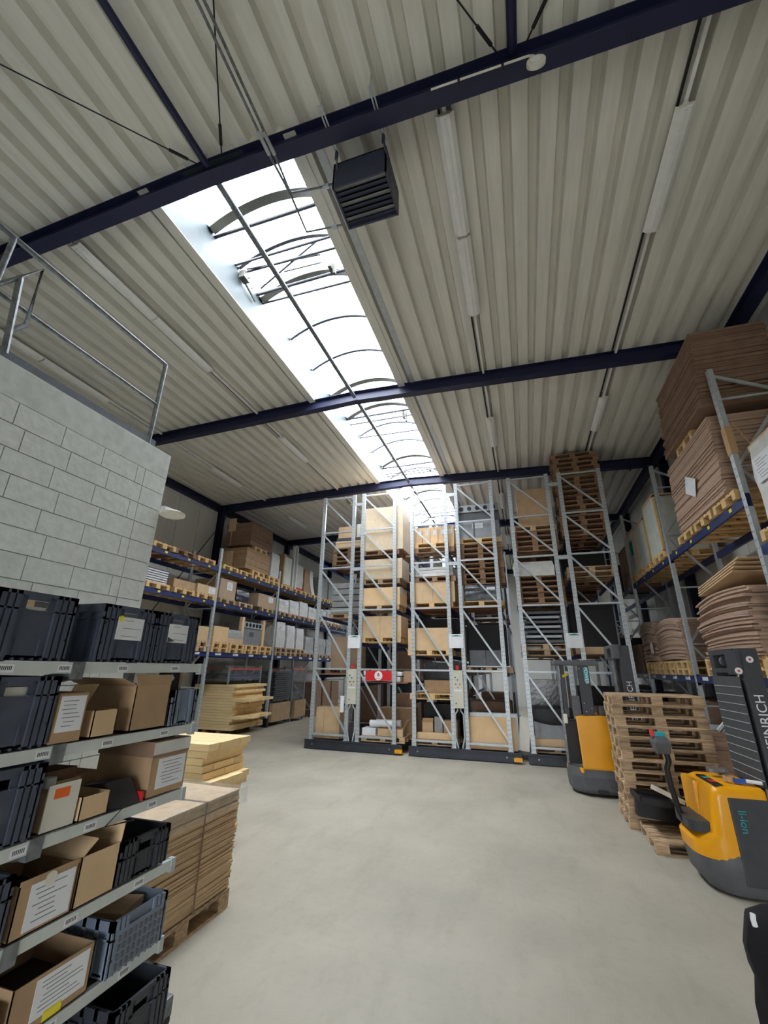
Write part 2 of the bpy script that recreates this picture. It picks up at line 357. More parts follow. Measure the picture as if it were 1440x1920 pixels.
# roof beams
def ibeam_prof(h, w, tf=.014, tw=.010):
    return [(-w/2,0),(w/2,0),(w/2,tf),(tw/2,tf),(tw/2,h-tf),(w/2,h-tf),(w/2,h),(-w/2,h),(-w/2,h-tf),(-tw/2,h-tf),(-tw/2,tf),(-w/2,tf)]
BLAB = {2: 'dark blue roof beam carrying the unit heater before the rooflight', 3: 'dark blue roof beam crossing the middle of the rooflight', 4: 'dark blue roof beam just before the tops of the mobile racks'}
for i, y in enumerate(BEAMY):
    h = .268; r = thing('roof_beam', BLAB.get(i, 'dark blue steel roof beam, one of those past the mobile racks' if i > 4 else 'dark blue steel roof beam, one of those behind the pallet shelf'), 'beam', (0, y, 0), group=None if i in BLAB else 'outlying roof beams', kind='structure')
    for a, bb in ((XL+.02, XRG), (XRG, XR-.02)):
        mb = MB()
        mb.prism(ibeam_prof(h, .176), (a, 0, zc(a)-h), (bb, 0, zc(bb)-h), (0,1,0), (0,0,1)); mb.build('rafter', 'navy', r)
    mb = MB()
    for s in (-1, 1):   # haunch end plates and stiffeners
        x = XL+.55 if s < 0 else XR-.95
        mb.box(x-.012, x+.012, -.12, .12, zc(x)-h-.05, zc(x)-.0)
    mb.build('stiffener_plate', 'navy', r)
    for x, wl, lab in ((XL+.02, 'left', 'shelf'), (XR-.02, 'right', 'truck')):
        s = 1 if x < 0 else -1
        mb = MB(); mb.prism(ibeam_prof(.20, .2), (x, y, 0), (x, y, zc(x)-.02), (0,1,0), (s,0,0))
        c = mb.build('steel_column', 'navy'); tag(c, 'dark blue steel column against the %s wall' % ('panel wall behind the blue racking' if s > 0 else 'panel wall behind the cardboard stacks'), 'column', group='columns on the %s wall' % wl, kind='structure')
# eaves beams
for x, n in ((XL+.10, 1), (XR-.36, 2)):
    mb = MB(); s = 1 if x < 0 else -1
    mb.prism(ibeam_prof(.24, .18), (x, Y0, zc(x)-.26), (x, Y1, zc(x)-.26), (1,0,0), (0,0,1))
    tag(mb.build('trim_%d' % n, 'navy'), 'dark blue eaves beam along the top of the %s wall' % ('left' if n == 1 else 'right'), 'beam', kind='structure')
# ridge tubes between beams, side tubes, bracing rods
def tube_thing(name, pts, r, m, label, cat, group=None, n=10, kind=None):
    return tag(MB().tube(pts, r, n).build(name, m, smooth=True), label, cat, group, kind)
for i in range(len(BEAMY)-1):
    a, bb = BEAMY[i]+.09, BEAMY[i+1]-.09
    if i < 1: continue
    tube_thing('ridge_strut', [(XRG, a, 8.03), (XRG, bb, 8.03)], .043, 'navy' if i < 2 else 'galvdark',  # struts under the rooflight coloured grey to stand in for sky glare
               'dark blue round strut along the ridge before the rooflight' if i == 1 else 'round strut under the rooflight, greyed for sky glare', 'strut', None if i == 1 else 'struts under the rooflight')
tube_thing('roof_strut', [(.43, -2.2, 8.0), (.43, 2.74, 8.0)], .05, 'navy', 'dark blue round strut meeting the roof beam near the white disc', 'strut')
rods = [((-7.9,-2.15,7.95),(-3.42,2.70,8.08),'thin black bracing rod slanting towards the shelf side wall'),
        ((.25,-2.15,7.99),(-3.06,2.70,8.09),'thin black bracing rod crossing beside the grey heating pipes'),
        ((-3.0,-2.15,7.95),(.29,2.72,7.98),'thin black bracing rod ending left of the dark blue strut by the white disc'),
        ((3.9,-2.15,7.84),(.57,2.74,8.04),'thin black bracing rod ending right of the dark blue strut by the white disc')]
for a, c, lab in rods:
    a = Vector(a); c = Vector(c); d = (c-a).normalized()
    r = thing('bracing_rod', lab, 'rod', tuple(c)); 
    MB().tube([a-c, Vector((0,0,0))], .0085, 6).build('rod', 'dark', r)
    MB().tube([-d*.33, -d*.28, -d*.16, -d*.11], .019, 8).build('turnbuckle', 'dark', r)
p0, p1 = onx(372, 1036, -10.6), onx(416, 981, -10.6)
tube_thing('bracing_rod', [p0+(p0-p1)*((p0.z-.02)/(p1.z-p0.z)), p1+(p1-p0)*.3], .014, 'dark', 'thin dark wall bracing rod rising to the blue column behind the racking', 'rod')

# ---------------------------------------------------------------- skylight
SY0, SY1, ZCB, RISE = 2.765, 24.2, 8.86, .32
rf = thing('window_1', 'long barrel-vaulted rooflight with arched ribs and white kerbs along the ridge', 'skylight', (XRG, 0, 0), kind='structure')
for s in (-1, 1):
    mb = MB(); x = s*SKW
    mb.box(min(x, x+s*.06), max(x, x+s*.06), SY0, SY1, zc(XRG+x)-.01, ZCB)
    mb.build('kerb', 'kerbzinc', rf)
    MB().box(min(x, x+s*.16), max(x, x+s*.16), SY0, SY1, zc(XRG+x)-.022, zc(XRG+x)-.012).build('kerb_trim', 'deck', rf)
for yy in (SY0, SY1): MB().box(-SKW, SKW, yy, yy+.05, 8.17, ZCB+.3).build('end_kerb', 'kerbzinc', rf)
RAD = (SKW**2+RISE**2)/(2*RISE)
def arc(t):  # t in -1..1
    a = math.asin(SKW/RAD)*t; return (RAD*math.sin(a), ZCB+RISE-RAD+RAD*math.cos(a))
def arch_mesh(w, h, seg=18):
    mb = MB(); rings = []
    for i in range(seg+1):
        x, z = arc(-1+2*i/seg); a = math.asin(SKW/RAD)*(-1+2*i/seg); nx, nz = math.sin(a), math.cos(a)
        rings.append([(x, -w/2, z), (x, w/2, z), (x-nx*h, w/2, z-nz*h), (x-nx*h, -w/2, z-nz*h)])
    return mb.loft(rings)
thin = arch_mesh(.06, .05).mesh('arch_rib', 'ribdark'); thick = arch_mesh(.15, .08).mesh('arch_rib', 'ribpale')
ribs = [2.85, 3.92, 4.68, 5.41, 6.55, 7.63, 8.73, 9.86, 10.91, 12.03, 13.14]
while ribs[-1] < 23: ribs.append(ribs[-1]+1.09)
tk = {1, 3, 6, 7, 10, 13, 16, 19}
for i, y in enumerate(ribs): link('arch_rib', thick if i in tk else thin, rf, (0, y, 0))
for i in range(len(ribs)):
    ya = ribs[i]; yb = ribs[i+1] if i+1 < len(ribs) else SY1
    mb = MB(); seg = 14
    for k in range(seg+1):
        x, z = arc(-1+2*k/seg); mb.v += [(x, ya+.006, z+.012), (x, yb-.006, z+.012)]
    for k in range(seg): mb.f.append((2*k, 2*k+2, 2*k+3, 2*k+1)); mb.m.append(0)
    mb.build('pane', 'pane', rf, smooth=True)
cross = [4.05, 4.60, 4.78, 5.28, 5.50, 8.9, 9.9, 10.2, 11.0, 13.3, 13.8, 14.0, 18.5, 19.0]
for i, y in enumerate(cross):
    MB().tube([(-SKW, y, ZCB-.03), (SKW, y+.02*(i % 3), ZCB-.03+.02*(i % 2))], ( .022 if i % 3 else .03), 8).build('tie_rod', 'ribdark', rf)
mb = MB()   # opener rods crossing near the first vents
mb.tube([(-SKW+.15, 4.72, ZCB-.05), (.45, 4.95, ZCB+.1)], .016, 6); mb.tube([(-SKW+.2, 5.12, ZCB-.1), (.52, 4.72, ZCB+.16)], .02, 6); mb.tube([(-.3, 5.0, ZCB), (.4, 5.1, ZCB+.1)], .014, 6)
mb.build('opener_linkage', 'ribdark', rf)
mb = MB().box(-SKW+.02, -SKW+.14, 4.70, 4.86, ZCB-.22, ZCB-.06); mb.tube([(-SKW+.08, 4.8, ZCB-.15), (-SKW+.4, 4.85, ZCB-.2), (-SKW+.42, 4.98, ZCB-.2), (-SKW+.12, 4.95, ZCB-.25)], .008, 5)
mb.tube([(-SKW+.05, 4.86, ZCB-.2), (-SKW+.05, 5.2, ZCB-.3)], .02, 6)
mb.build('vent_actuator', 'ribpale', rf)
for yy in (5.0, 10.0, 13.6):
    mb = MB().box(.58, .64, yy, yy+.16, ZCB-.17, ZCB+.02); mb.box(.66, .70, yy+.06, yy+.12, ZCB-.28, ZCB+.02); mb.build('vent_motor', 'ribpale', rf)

# ---------------------------------------------------------------- block-built mezzanine room
WX, WY, WZ = -3.80, 3.56, 4.40
room = thing('wall_1', 'white painted block wall of the mezzanine room behind the shelf', 'wall', (WX, 0, 0), kind='structure')
MB().box(-3.6, -.02, Y0+.6, WY-.02, 0, WZ-.3).build('wall_core', 'mortar', room)
MB().box(-3.6, 0, Y0+.6, WY, WZ-.3, WZ).build('ring_beam', 'ringbeam', room, bevel=.006)
bw, bh = .40, .20
bm_full = MB().box(-.02, 0, -.1965, .1965, .004, bh-.004).mesh('block', 'block')
row = 0; z = WZ-.3-bh
while z > -0.05:
    y = WY-(.30 if row % 2 else .10); first = True
    e = WY
    w0 = .30 if row % 2 else .10
    ln = [w0]+[bw]*11 if row % 2 else [.30, w0]+[bw]*11
    yy = WY
    for L in ln:
        hgt = min(bh, z+bh)
        link('block', bm_full, room, (0, yy-L/2, max(z, 0)), (1, (L-.007)/.393, 1)); yy -= L
    z -= bh; row += 1
MB().box(-3.6, -.012, WY-.02, WY, 0, WZ-.3).build('end_wall_face', 'block', room)
MB().box(-.09, -.03, Y0+.7, WY-.22, WZ, WZ+.09).build('kerb_channel', 'kerb', room)
# railing on top
rl = thing('guard_railing', 'galvanised steel guard railing on top of the white block room', 'railing', (WX-.05, 0, WZ))
for y in (WY-.30, 1.55, -.3, -2.2): MB().tube([(0, y, 0), (0, y, 1.10)], .024, 10).build('post', 'galvdark', rl, smooth=True)
MB().tube([(0, -5, 1.10), (0, WY-.30, 1.10)], .024, 10).build('top_rail', 'galvdark', rl, smooth=True)
MB().tube([(0, -5, .53), (0, WY-.30, .53)], .021, 10).build('mid_rail', 'galvdark', rl, smooth=True)
MB().box(-.04, -.02, -5, WY-.3, .0, .10).build('toe_board', 'kerb', rl)
pa, pb, pc, pd = [onx(u, v, WX+.02) for u, v in ((0, 532), (80, 506), (48, 610), (10, 622))]
gt = thing('railing_gate', 'small grey tubular gate loop beside the guard railing', 'gate', (WX+.02, 0, WZ))
q = lambda p: (0, p.y, p.z-WZ)
e = onx(-60, 552, WX+.02); f2 = onx(-10, 660, WX+.02); g1 = onx(38, 520, WX+.02); g2 = onx(8, 662, WX+.02)
MB().tube([q(e), q(pa), q(pb), q(pc), q(pd)], .02, 8).build('gate_frame', 'galvdark', gt, smooth=True)
MB().tube([q(g1), q(g2)], .026, 8).build('gate_post', 'galvdark', gt, smooth=True)
p = ony(306, 957, WY)
dsc = thing('round_luminaire', 'white round disc fitting sticking out at the corner of the block wall', 'lamp', (p.x-.0, WY+.02, p.z))
mb = MB(); rings = []
for zz, rr in ((-.03, .0), (-.03, .10), (-.015, .135), (.01, .14), (.025, .11), (.03, 0)):
    rings.append([(rr*math.cos(t*PI/10), .12+rr*math.sin(t*PI/10), zz) for t in range(20)])
mb.loft(rings, cap=False); mb.build('diffuser', 'cream', dsc, smooth=True)
MB().box(-.03, .03, -.03, .1, .0, .05).build('bracket', 'white', dsc)
# disc aerial on the heater beam
p = ony(1005, 122, 2.70)
ap = thing('ceiling_disc', 'white disc mounted on the dark blue beam with a pale cable conduit', 'disc', tuple(p))
MB().disc((0, -.02, 0), .088, .035, 'y', 24).build('disc', 'cream', ap, bevel=.006)
MB().disc((0, -.04, 0), .05, .012, 'y', 24).build('disc_face', 'white', ap)
a = ony(808, 168, 2.72)-p; c2 = ony(990, 105, 2.72)-p
MB().tube([a, c2, c2+Vector((.05, 0, -.03)), (0, .01, .07)], .011, 8).build('conduit', 'cream', ap, smooth=True)
for t in (.3, .75):
    k = a.lerp(c2, t); MB().box(k.x-.012, k.x+.012, k.y-.02, k.y+.03, k.z-.02, k.z+.02).build('clip', 'dark', ap)

# ---------------------------------------------------------------- heater, pipes
hz = 7.40
ht = thing('unit_heater', 'dark blue-grey unit heater with louvred outlet hung from the roof beam', 'heater', (-1.35, 3.35, hz))
W2, D2, H2 = .335, .268, .43
mb = MB().box(-W2, W2, -D2, -D2+.02, 0, H2).box(-W2, W2, D2-.02, D2, 0, H2).box(-W2, -W2+.02, -D2, D2, 0, H2).box(W2-.02, W2, -D2, D2, 0, H2).box(-W2, W2, -D2, D2, H2-.02, H2).box(-W2+.02, W2-.02, -D2+.02, D2-.02, .14, .15, 1)
mb.build('casing', ['heater', 'dark'], ht)
for i in range(8):
    y = -D2+.05+i*(2*D2-.1)/7
    T = Matrix.Translation((0, y, .03)) @ Matrix.Rotation(.42, 4, 'X')
    MB().box(-W2+.02, W2-.02, -.028, .028, -.003, .003, 0, T).build('louvre', 'heater' if i % 3 else 'steel', ht)
for x in (-.27, .32):
    MB().box(x-.018, x+.018, -D2-.08, -D2-.06, .0+H2-.05, .54).build('hanger_strap', 'heater', ht)
    MB().bar((x, -D2-.07, H2-.02), (x+(.06 if x > 0 else -.06), .0, .05), .012, .05).build('yoke_arm', 'heater', ht)
    for s in (-.017, .017):
        MB().tube([(x+s, -.82, .51), (x+s, -.28, .51)], .009, 6).build('support_rod', 'galv', ht)
    MB().box(x-.035, x+.035, -.56, -.53, .495, .525).build('beam_clamp', 'galv', ht)
    MB().tube([(x, -.80, .51), (x, -.80, .79)], .006, 6).build('hanger_rod', 'galv', ht)
zp = 7.75
P1 = [onz(372, -60, zp), onz(378, 20, zp), onz(505, 290, zp), onz(545, 365, zp), onz(575, 435, zp), onz(640, 422, zp)]
P2 = [onz(386, -60, zp+.07), onz(392, 20, zp+.07), onz(515, 290, zp+.07), onz(545, 362, zp+.07), onz(600, 352, zp+.07), onz(625, 345, zp+.07)]
for P, lab in ((P1, 'grey heating pipe with the longer loop to the unit heater'), (P2, 'grey heating pipe with the shorter loop to the unit heater')):
    r = thing('heating_pipe', lab, 'pipe', tuple(P[2]))
    lo = [pp-P[2] for pp in P]; lo[0].y = -6.0; lo[0].x = lo[1].x
    MB().tube(lo, .016, 8).build('pipe_run', 'galvdark', r, smooth=True)
    MB().tube([lo[-1]-Vector((.14, 0, 0)), lo[-1]-Vector((.06, 0, 0))], .03, 8).build('valve', 'galv', r)
    MB().tube([lo[2]-Vector((0, .25, 0)), lo[2]], .024, 8).build('pipe_collar', 'galv', r)

# ---------------------------------------------------------------- fluorescent lights and trunking
prof = [(-.105, 0), (-.055, -.045), (-.02, -.05), (.02, -.05), (.055, -.045), (.105, 0), (.098, .004), (.03, -.02), (-.03, -.02), (-.098, .004)]
lb = MB().prism(prof, (0, 0, 0), (0, 1.5, 0), (1,0,0), (0,0,1)).mesh('reflector', 'lightbody')
le = MB().box(-.07, .07, -.006, .006, -.045, .0).mesh('end_cap', 'cream'); lt = MB().tube([(0, .03, -.056), (0, 1.47, -.056)], .013, 8).mesh('lamp_tube', 'lightbody')
lh = MB().box(-.03, .03, 0, 1.5, -.018, .03).mesh('gear_tray', 'lightbody')
ROWS = {'R1': (-.32, [3.05, 4.60, 9.58, 14.75, 20.0]), 'R2': (2.22, [3.70, 9.30, 14.6]), 'L1': (-5.90, [3.02, 4.54, 9.0, 14.3, 19.5]), 'L2': (-8.87, [3.15, 4.68, 9.9, 14.72, 19.8])}
NM = {'R1': 'row on the heater side of the rooflight', 'R2': 'row over the cardboard stacks', 'L1': 'row over the block room', 'L2': 'row over the blue racking'}
for k, (x, ys) in ROWS.items():
    z = zc(x)-.11
    tr = thing('light_trunking', 'pale lighting trunking carrying the %s' % NM[k], 'trunking', (x, 0, z))
    for a in range(len(BEAMY)-1):
        if a < 2: continue
        MB().box(-.02, .02, BEAMY[a]+.1, BEAMY[a+1]-.1, .0305, .075).build('trunking_length', 'lightbody', tr)
        MB().box(-.075, -.05, BEAMY[a]+.1, BEAMY[a+1]-.1, .06, .09).build('cable_run', 'dark', tr)
    for i, y in enumerate(ys):
        pair = (k in ('R1', 'L1', 'L2') and i < 2)
        lab = ('paired white batten light, ' if pair else ('white batten light %s, ' % ('just past the heater beam' if (k == 'R2' and i == 0) else 'past the middle roof beam' if y < 12 else 'past the third roof beam' if y < 18 else 'over the far racks')))+NM[k]
        t = thing('fluorescent_light', lab, 'light', (x, y, z), group=('paired lights '+k) if pair else None)
        link('reflector', lb, t); link('gear_tray', lh, t); link('lamp_tube', lt, t); link('end_cap', le, t); link('end_cap', le, t, (0, 1.5, 0))
# ================================================================ GENERIC GOODS
PAL = {}
def pallet_meshes(mk):
    if mk in PAL: return PAL[mk]
    d = {}
    d['top_board'] = MB().box(-.6, .6, -.0725, .0725, 0, .022).mesh('top_board', mk)
    d['narrow_board'] = MB().box(-.6, .6, -.05, .05, 0, .022).mesh('top_board', mk)
    d['cross_board'] = MB().box(-.0725, .0725, -.4, .4, 0, .022).mesh('cross_board', mk)
    d['block'] = MB().box(-.0725, .0725, -.05, .05, 0, .078).mesh('block', mk)
    d['midblock'] = MB().box(-.0725, .0725, -.0725, .0725, 0, .078).mesh('block', mk)
    one = MB()
    for y, w in ((-.3275, .0725), (-.164, .05), (0, .0725), (.164, .05), (.3275, .0725)): one.box(-.6, .6, y-w, y+w, .122, .144)
    for x in (-.5275, 0, .5275): one.box(x-.0725, x+.0725, -.4, .4, .1, .122)
    for y, w in ((-.35, .05), (0, .0725), (.35, .05)):
        one.box(-.6, .6, y-w, y+w, 0, .022)
        for x in (-.5275, 0, .5275): one.box(x-.0725, x+.0725, y-w, y+w, .022, .1)
    d['one'] = one.mesh('pallet', mk)
    PAL[mk] = d; return d
def pallet(loc, label, rotz=0, mk='pallet', group=None, parts=False):
    d = pallet_meshes(mk)
    if not parts:
        o = link('pallet', d['one'], None, loc, None, (0, 0, rotz)); return tag(o, label, 'pallet', group)
    r = thing('pallet', label, 'pallet', loc, rotz, group)
    for y, w in ((-.3275, 1), (-.164, 0), (0, 1), (.164, 0), (.3275, 1)): link('top_board', d['top_board' if w else 'narrow_board'], r, (0, y, .122))
    for x in (-.5275, 0, .5275): link('cross_board', d['cross_board'], r, (x, 0, .1))
    for y, w in ((-.35, 0), (0, 1), (.35, 0)):
        link('bottom_board', d['top_board' if w else 'narrow_board'], r, (0, y, 0))
        for x in (-.5275, 0, .5275): link('block', d['midblock' if w else 'block'], r, (x, y, .022))
    return r
def carton(label, loc, s, mk='card', rotz=0, tape=True, papers=(), film=False, cat='box', name='carton', group=None, seam=None):
    loc = (loc[0], loc[1], loc[2]+.003); r = thing(name, label, cat, loc, rotz, group); sx, sy, sz = s
    b = MB().box(-sx/2, sx/2, -sy/2, sy/2, 0, sz-.004)
    if sx >= sy: b.box(-sx/2, sx/2, -sy/2, -.003, sz-.004, sz).box(-sx/2, sx/2, .003, sy/2, sz-.004, sz)
    else: b.box(-sx/2, -.003, -sy/2, sy/2, sz-.004, sz).box(.003, sx/2, -sy/2, sy/2, sz-.004, sz)
    b.build('box_body', mk, r, bevel=min(.006, sz*.03))
    if tape:
        w = .025
        if sx >= sy: MB().box(-sx/2-.001, sx/2+.001, -w, w, sz*.88, sz+.001).build('tape', 'tape', r)
        else: MB().box(-w, w, -sy/2-.001, sy/2+.001, sz*.88, sz+.001).build('tape', 'tape', r)
    if seam is not None: MB().box(seam-.004, seam+.004, -sy/2-.002, sy/2+.002, 0, sz+.001).build('box_gap', 'carddark', r)
    for face, u, v, w, h in papers:
        l = {'-y': (u, -sy/2-.001, v), '+y': (u, sy/2+.001, v), '+x': (sx/2+.001, u, v), '-x': (-sx/2-.001, u, v)}[face]
        paper(r, l, w, h, face)
    if film: MB().box(-sx/2-.008, sx/2+.008, -sy/2-.008, sy/2+.008, .0, sz+.008).build('stretch_film', 'film', r)
    return r
def open_carton(label, loc, s, mk='card', rotz=0, flaps=(), t=.005, papers=(), inner=None, name='open_carton'):
    # flaps: (side, angle from upright outwards, length)
    loc = (loc[0], loc[1], loc[2]+.003); r = thing(name, label, 'box', loc, rotz); sx, sy, sz = s
    MB().box(-sx/2, sx/2, -sy/2, sy/2, 0, t).box(-sx/2, sx/2, -sy/2, -sy/2+t, 0, sz).box(-sx/2, sx/2, sy/2-t, sy/2, 0, sz).box(-sx/2, -sx/2+t, -sy/2, sy/2, 0, sz).box(sx/2-t, sx/2, -sy/2, sy/2, 0, sz).build('box_body', mk, r)
    for side, ang, L in flaps:
        if side in ('+x', '-x'):
            sg = 1 if side == '+x' else -1
            T = Matrix.Translation((sg*sx/2, 0, sz)) @ Matrix.Rotation(sg*ang, 4, 'Y')
            b = MB().box(-t/2, t/2, -sy/2, sy/2, 0, L, 0, T)
        else:
            sg = 1 if side == '+y' else -1
            T = Matrix.Translation((0, sg*sy/2, sz)) @ Matrix.Rotation(-sg*ang, 4, 'X')
            b = MB().box(-sx/2, sx/2, -t/2, t/2, 0, L, 0, T)
        b.build('flap', mk, r)
    for face, u, v, w, h in papers:
        l = {'-y': (u, -sy/2-.001, v), '+x': (sx/2+.001, u, v)}[face]
        paper(r, l, w, h, face)
    if inner: MB().box(-sx/2+.02, sx/2-.02, -sy/2+.02, sy/2-.02, .01, sz*inner[0]).build('contents', inner[1], r)
    return r
def pile(label, x0, x1, y0, y1, z0, z1, n, mk='cardsheet', jit=.02, name='cardboard_stack', film=False, strap=None, drift=(0, 0), cat='cardboard stack', piece='cardboard_sheet', rj=.01):
    r = thing(name, label, cat, ((x0+x1)/2, (y0+y1)/2, z0+.003)); rr = random.Random(hash(label) % 1000 if False else len(label)*7+int(abs(y0)*10))
    h = (z1-z0)/n; me = unit(mk)
    for i in range(n):
        t = i/max(1, n-1)
        link(piece, me, r, (rr.uniform(-jit, jit)+drift[0]*t, rr.uniform(-jit, jit)+drift[1]*t, i*h), ((x1-x0)*(1-rr.random()*.03), (y1-y0)*(1-rr.random()*.03), h*.96), (0, 0, rr.uniform(-rj, rj)))
    if film: MB().box(-(x1-x0)/2-jit, (x1-x0)/2+jit, -(y1-y0)/2-jit, (y1-y0)/2+jit, 0, z1-z0+.01).build('stretch_film', 'film', r)
    for sx in strap or ():
        X = (x1-x0)/2+jit+.003; Z = z1-z0+.004
        MB().box(-X, X, sx-.008, sx+.008, Z, Z+.003).box(X, X+.003, sx-.008, sx+.008, 0, Z).box(-X-.003, -X, sx-.008, sx+.008, 0, Z).build('strap', 'carddark', r)
    return r
def bowed_pile(label, x0, x1, y0, y1, z0, z1, n, mk, bow=.08, kick=.0, jit=.03, lift=0, fan=0):
    # sheets that sag over the pallet edges; bow along y
    r = thing('cardboard_stack', label, 'cardboard stack', ((x0+x1)/2, (y0+y1)/2, z0))
    h = (z1-z0)/n; rr = random.Random(int(y0*100))
    b = MB(); seg = 8; rings = []
    for i in range(seg+1):
        t = -1+2*i/seg; y = t*.5; z = -t*t*1.0
        rings.append([(-.5, y, z), (.5, y, z), (.5, y, z+1), (-.5, y, z+1)])
    variants = []
    for k in range(n):
        tt = k/(n-1); b = MB(); bb = bow*(.3+.7*tt)
        rings = []
        for i in range(seg+1):
            t = -1+2*i/seg; y = t*(y1-y0)/2; z = -bb*t*t + (fan*tt*max(0, t)**2)
            rings.append([(-(x1-x0)/2, y, z), ((x1-x0)/2, y, z), ((x1-x0)/2, y, z+h*.94), (-(x1-x0)/2, y, z+h*.94)])
        b.loft(rings); o = b.build('cardboard_sheet', mk, r)
        o.location = (rr.uniform(-jit, jit), rr.uniform(-jit, jit)+kick*tt*tt, k*h+bow*.3)
        o.rotation_euler = (0, 0, rr.uniform(-.02, .02))
    return r
def wrapped(label, loc, s, mk='wrapwhite', name='wrapped_load', rotz=0, papers=(), lumps=3, cat='wrapped load', group=None):
    loc = (loc[0], loc[1], loc[2]+.003); r = thing(name, label, cat, loc, rotz, group); sx, sy, sz = s; rr = random.Random(int(sx*100+loc[1]*37))
    b = MB(); rings = []; k = 5
    for i in range(k+1):
        z = sz*i/k; e = 1-.03*rr.random()-(.06 if i == k else 0)
        pts = []
        for (cx, cy) in ((-1, -1), (0, -1), (1, -1), (1, 0), (1, 1), (0, 1), (-1, 1), (-1, 0)):
            q = 1-.03*rr.random(); pts.append((cx*sx/2*e*q, cy*sy/2*e*q, z+(.02*rr.random()*sz if 0 < i else 0)))
        rings.append(pts)
    b.loft(rings).build('goods', mk, r)
    for face, u, v, w, h in papers:
        l = {'-y': (u, -sy/2-.006, v), '+x': (sx/2+.006, u, v), '-x': (-sx/2-.006, u, v)}[face]; paper(r, l, w, h, face)
    return r
def pallet_stack(n, loc, label, rotz=0, mk='palletdark', group=None, parts=False, j=.02, base='pallets'):
    rr = random.Random(int(loc[0]*31+loc[1]*17+n))
    for i in range(n):
        pallet((loc[0]+rr.uniform(-j, j), loc[1]+rr.uniform(-j, j), loc[2]+i*.1445), label, rotz+rr.uniform(-.015, .015), mk, group if group is not None or n > 1 else None, parts)

# ================================================================ MOBILE RACKS
RY = 11.87
FX = [(-5.82, -4.79), (-4.47, -3.45), (-2.91, -1.90), (-1.565, -.555), (-.04, .99), (1.32, 2.34)]
RUNG = [7.22, 6.07, 4.93, 3.64, 2.02, .35]
ZS = .23
def upright_mesh(h, mk='galv'):
    b = MB().prism([(-.05,-.035),(.05,-.035),(.05,.035),(.03,.035),(.03,-.015),(-.03,-.015),(-.03,.035),(-.05,.035)], (0,0,0), (0,0,h), (1,0,0), (0,1,0))
    return b.mesh('upright', mk)
UPM = upright_mesh(7.05)
def perfs(h, step=.1):
    b = MB(); z = .06
    while z < h-.05:
        for s in (-.022, .022): b.box(s-.005, s+.005, -.0362, -.0352, z, z+.022)
        z += step
    return b.mesh('slot_row', 'dark')
SLOT = perfs(7.05)
LEVELS = [[1.86, 3.52, 5.10], [1.67, 2.73, 3.63, 4.39, 5.27], [1.29, 2.39, 3.635, 5.25], [1.97, 3.635], [2.39, 3.69, 5.09], [2.44, 4.32, 5.44]]
names = ['the mobile rack nearest the timber', 'the middle mobile rack', 'the mobile rack behind the yellow trucks']
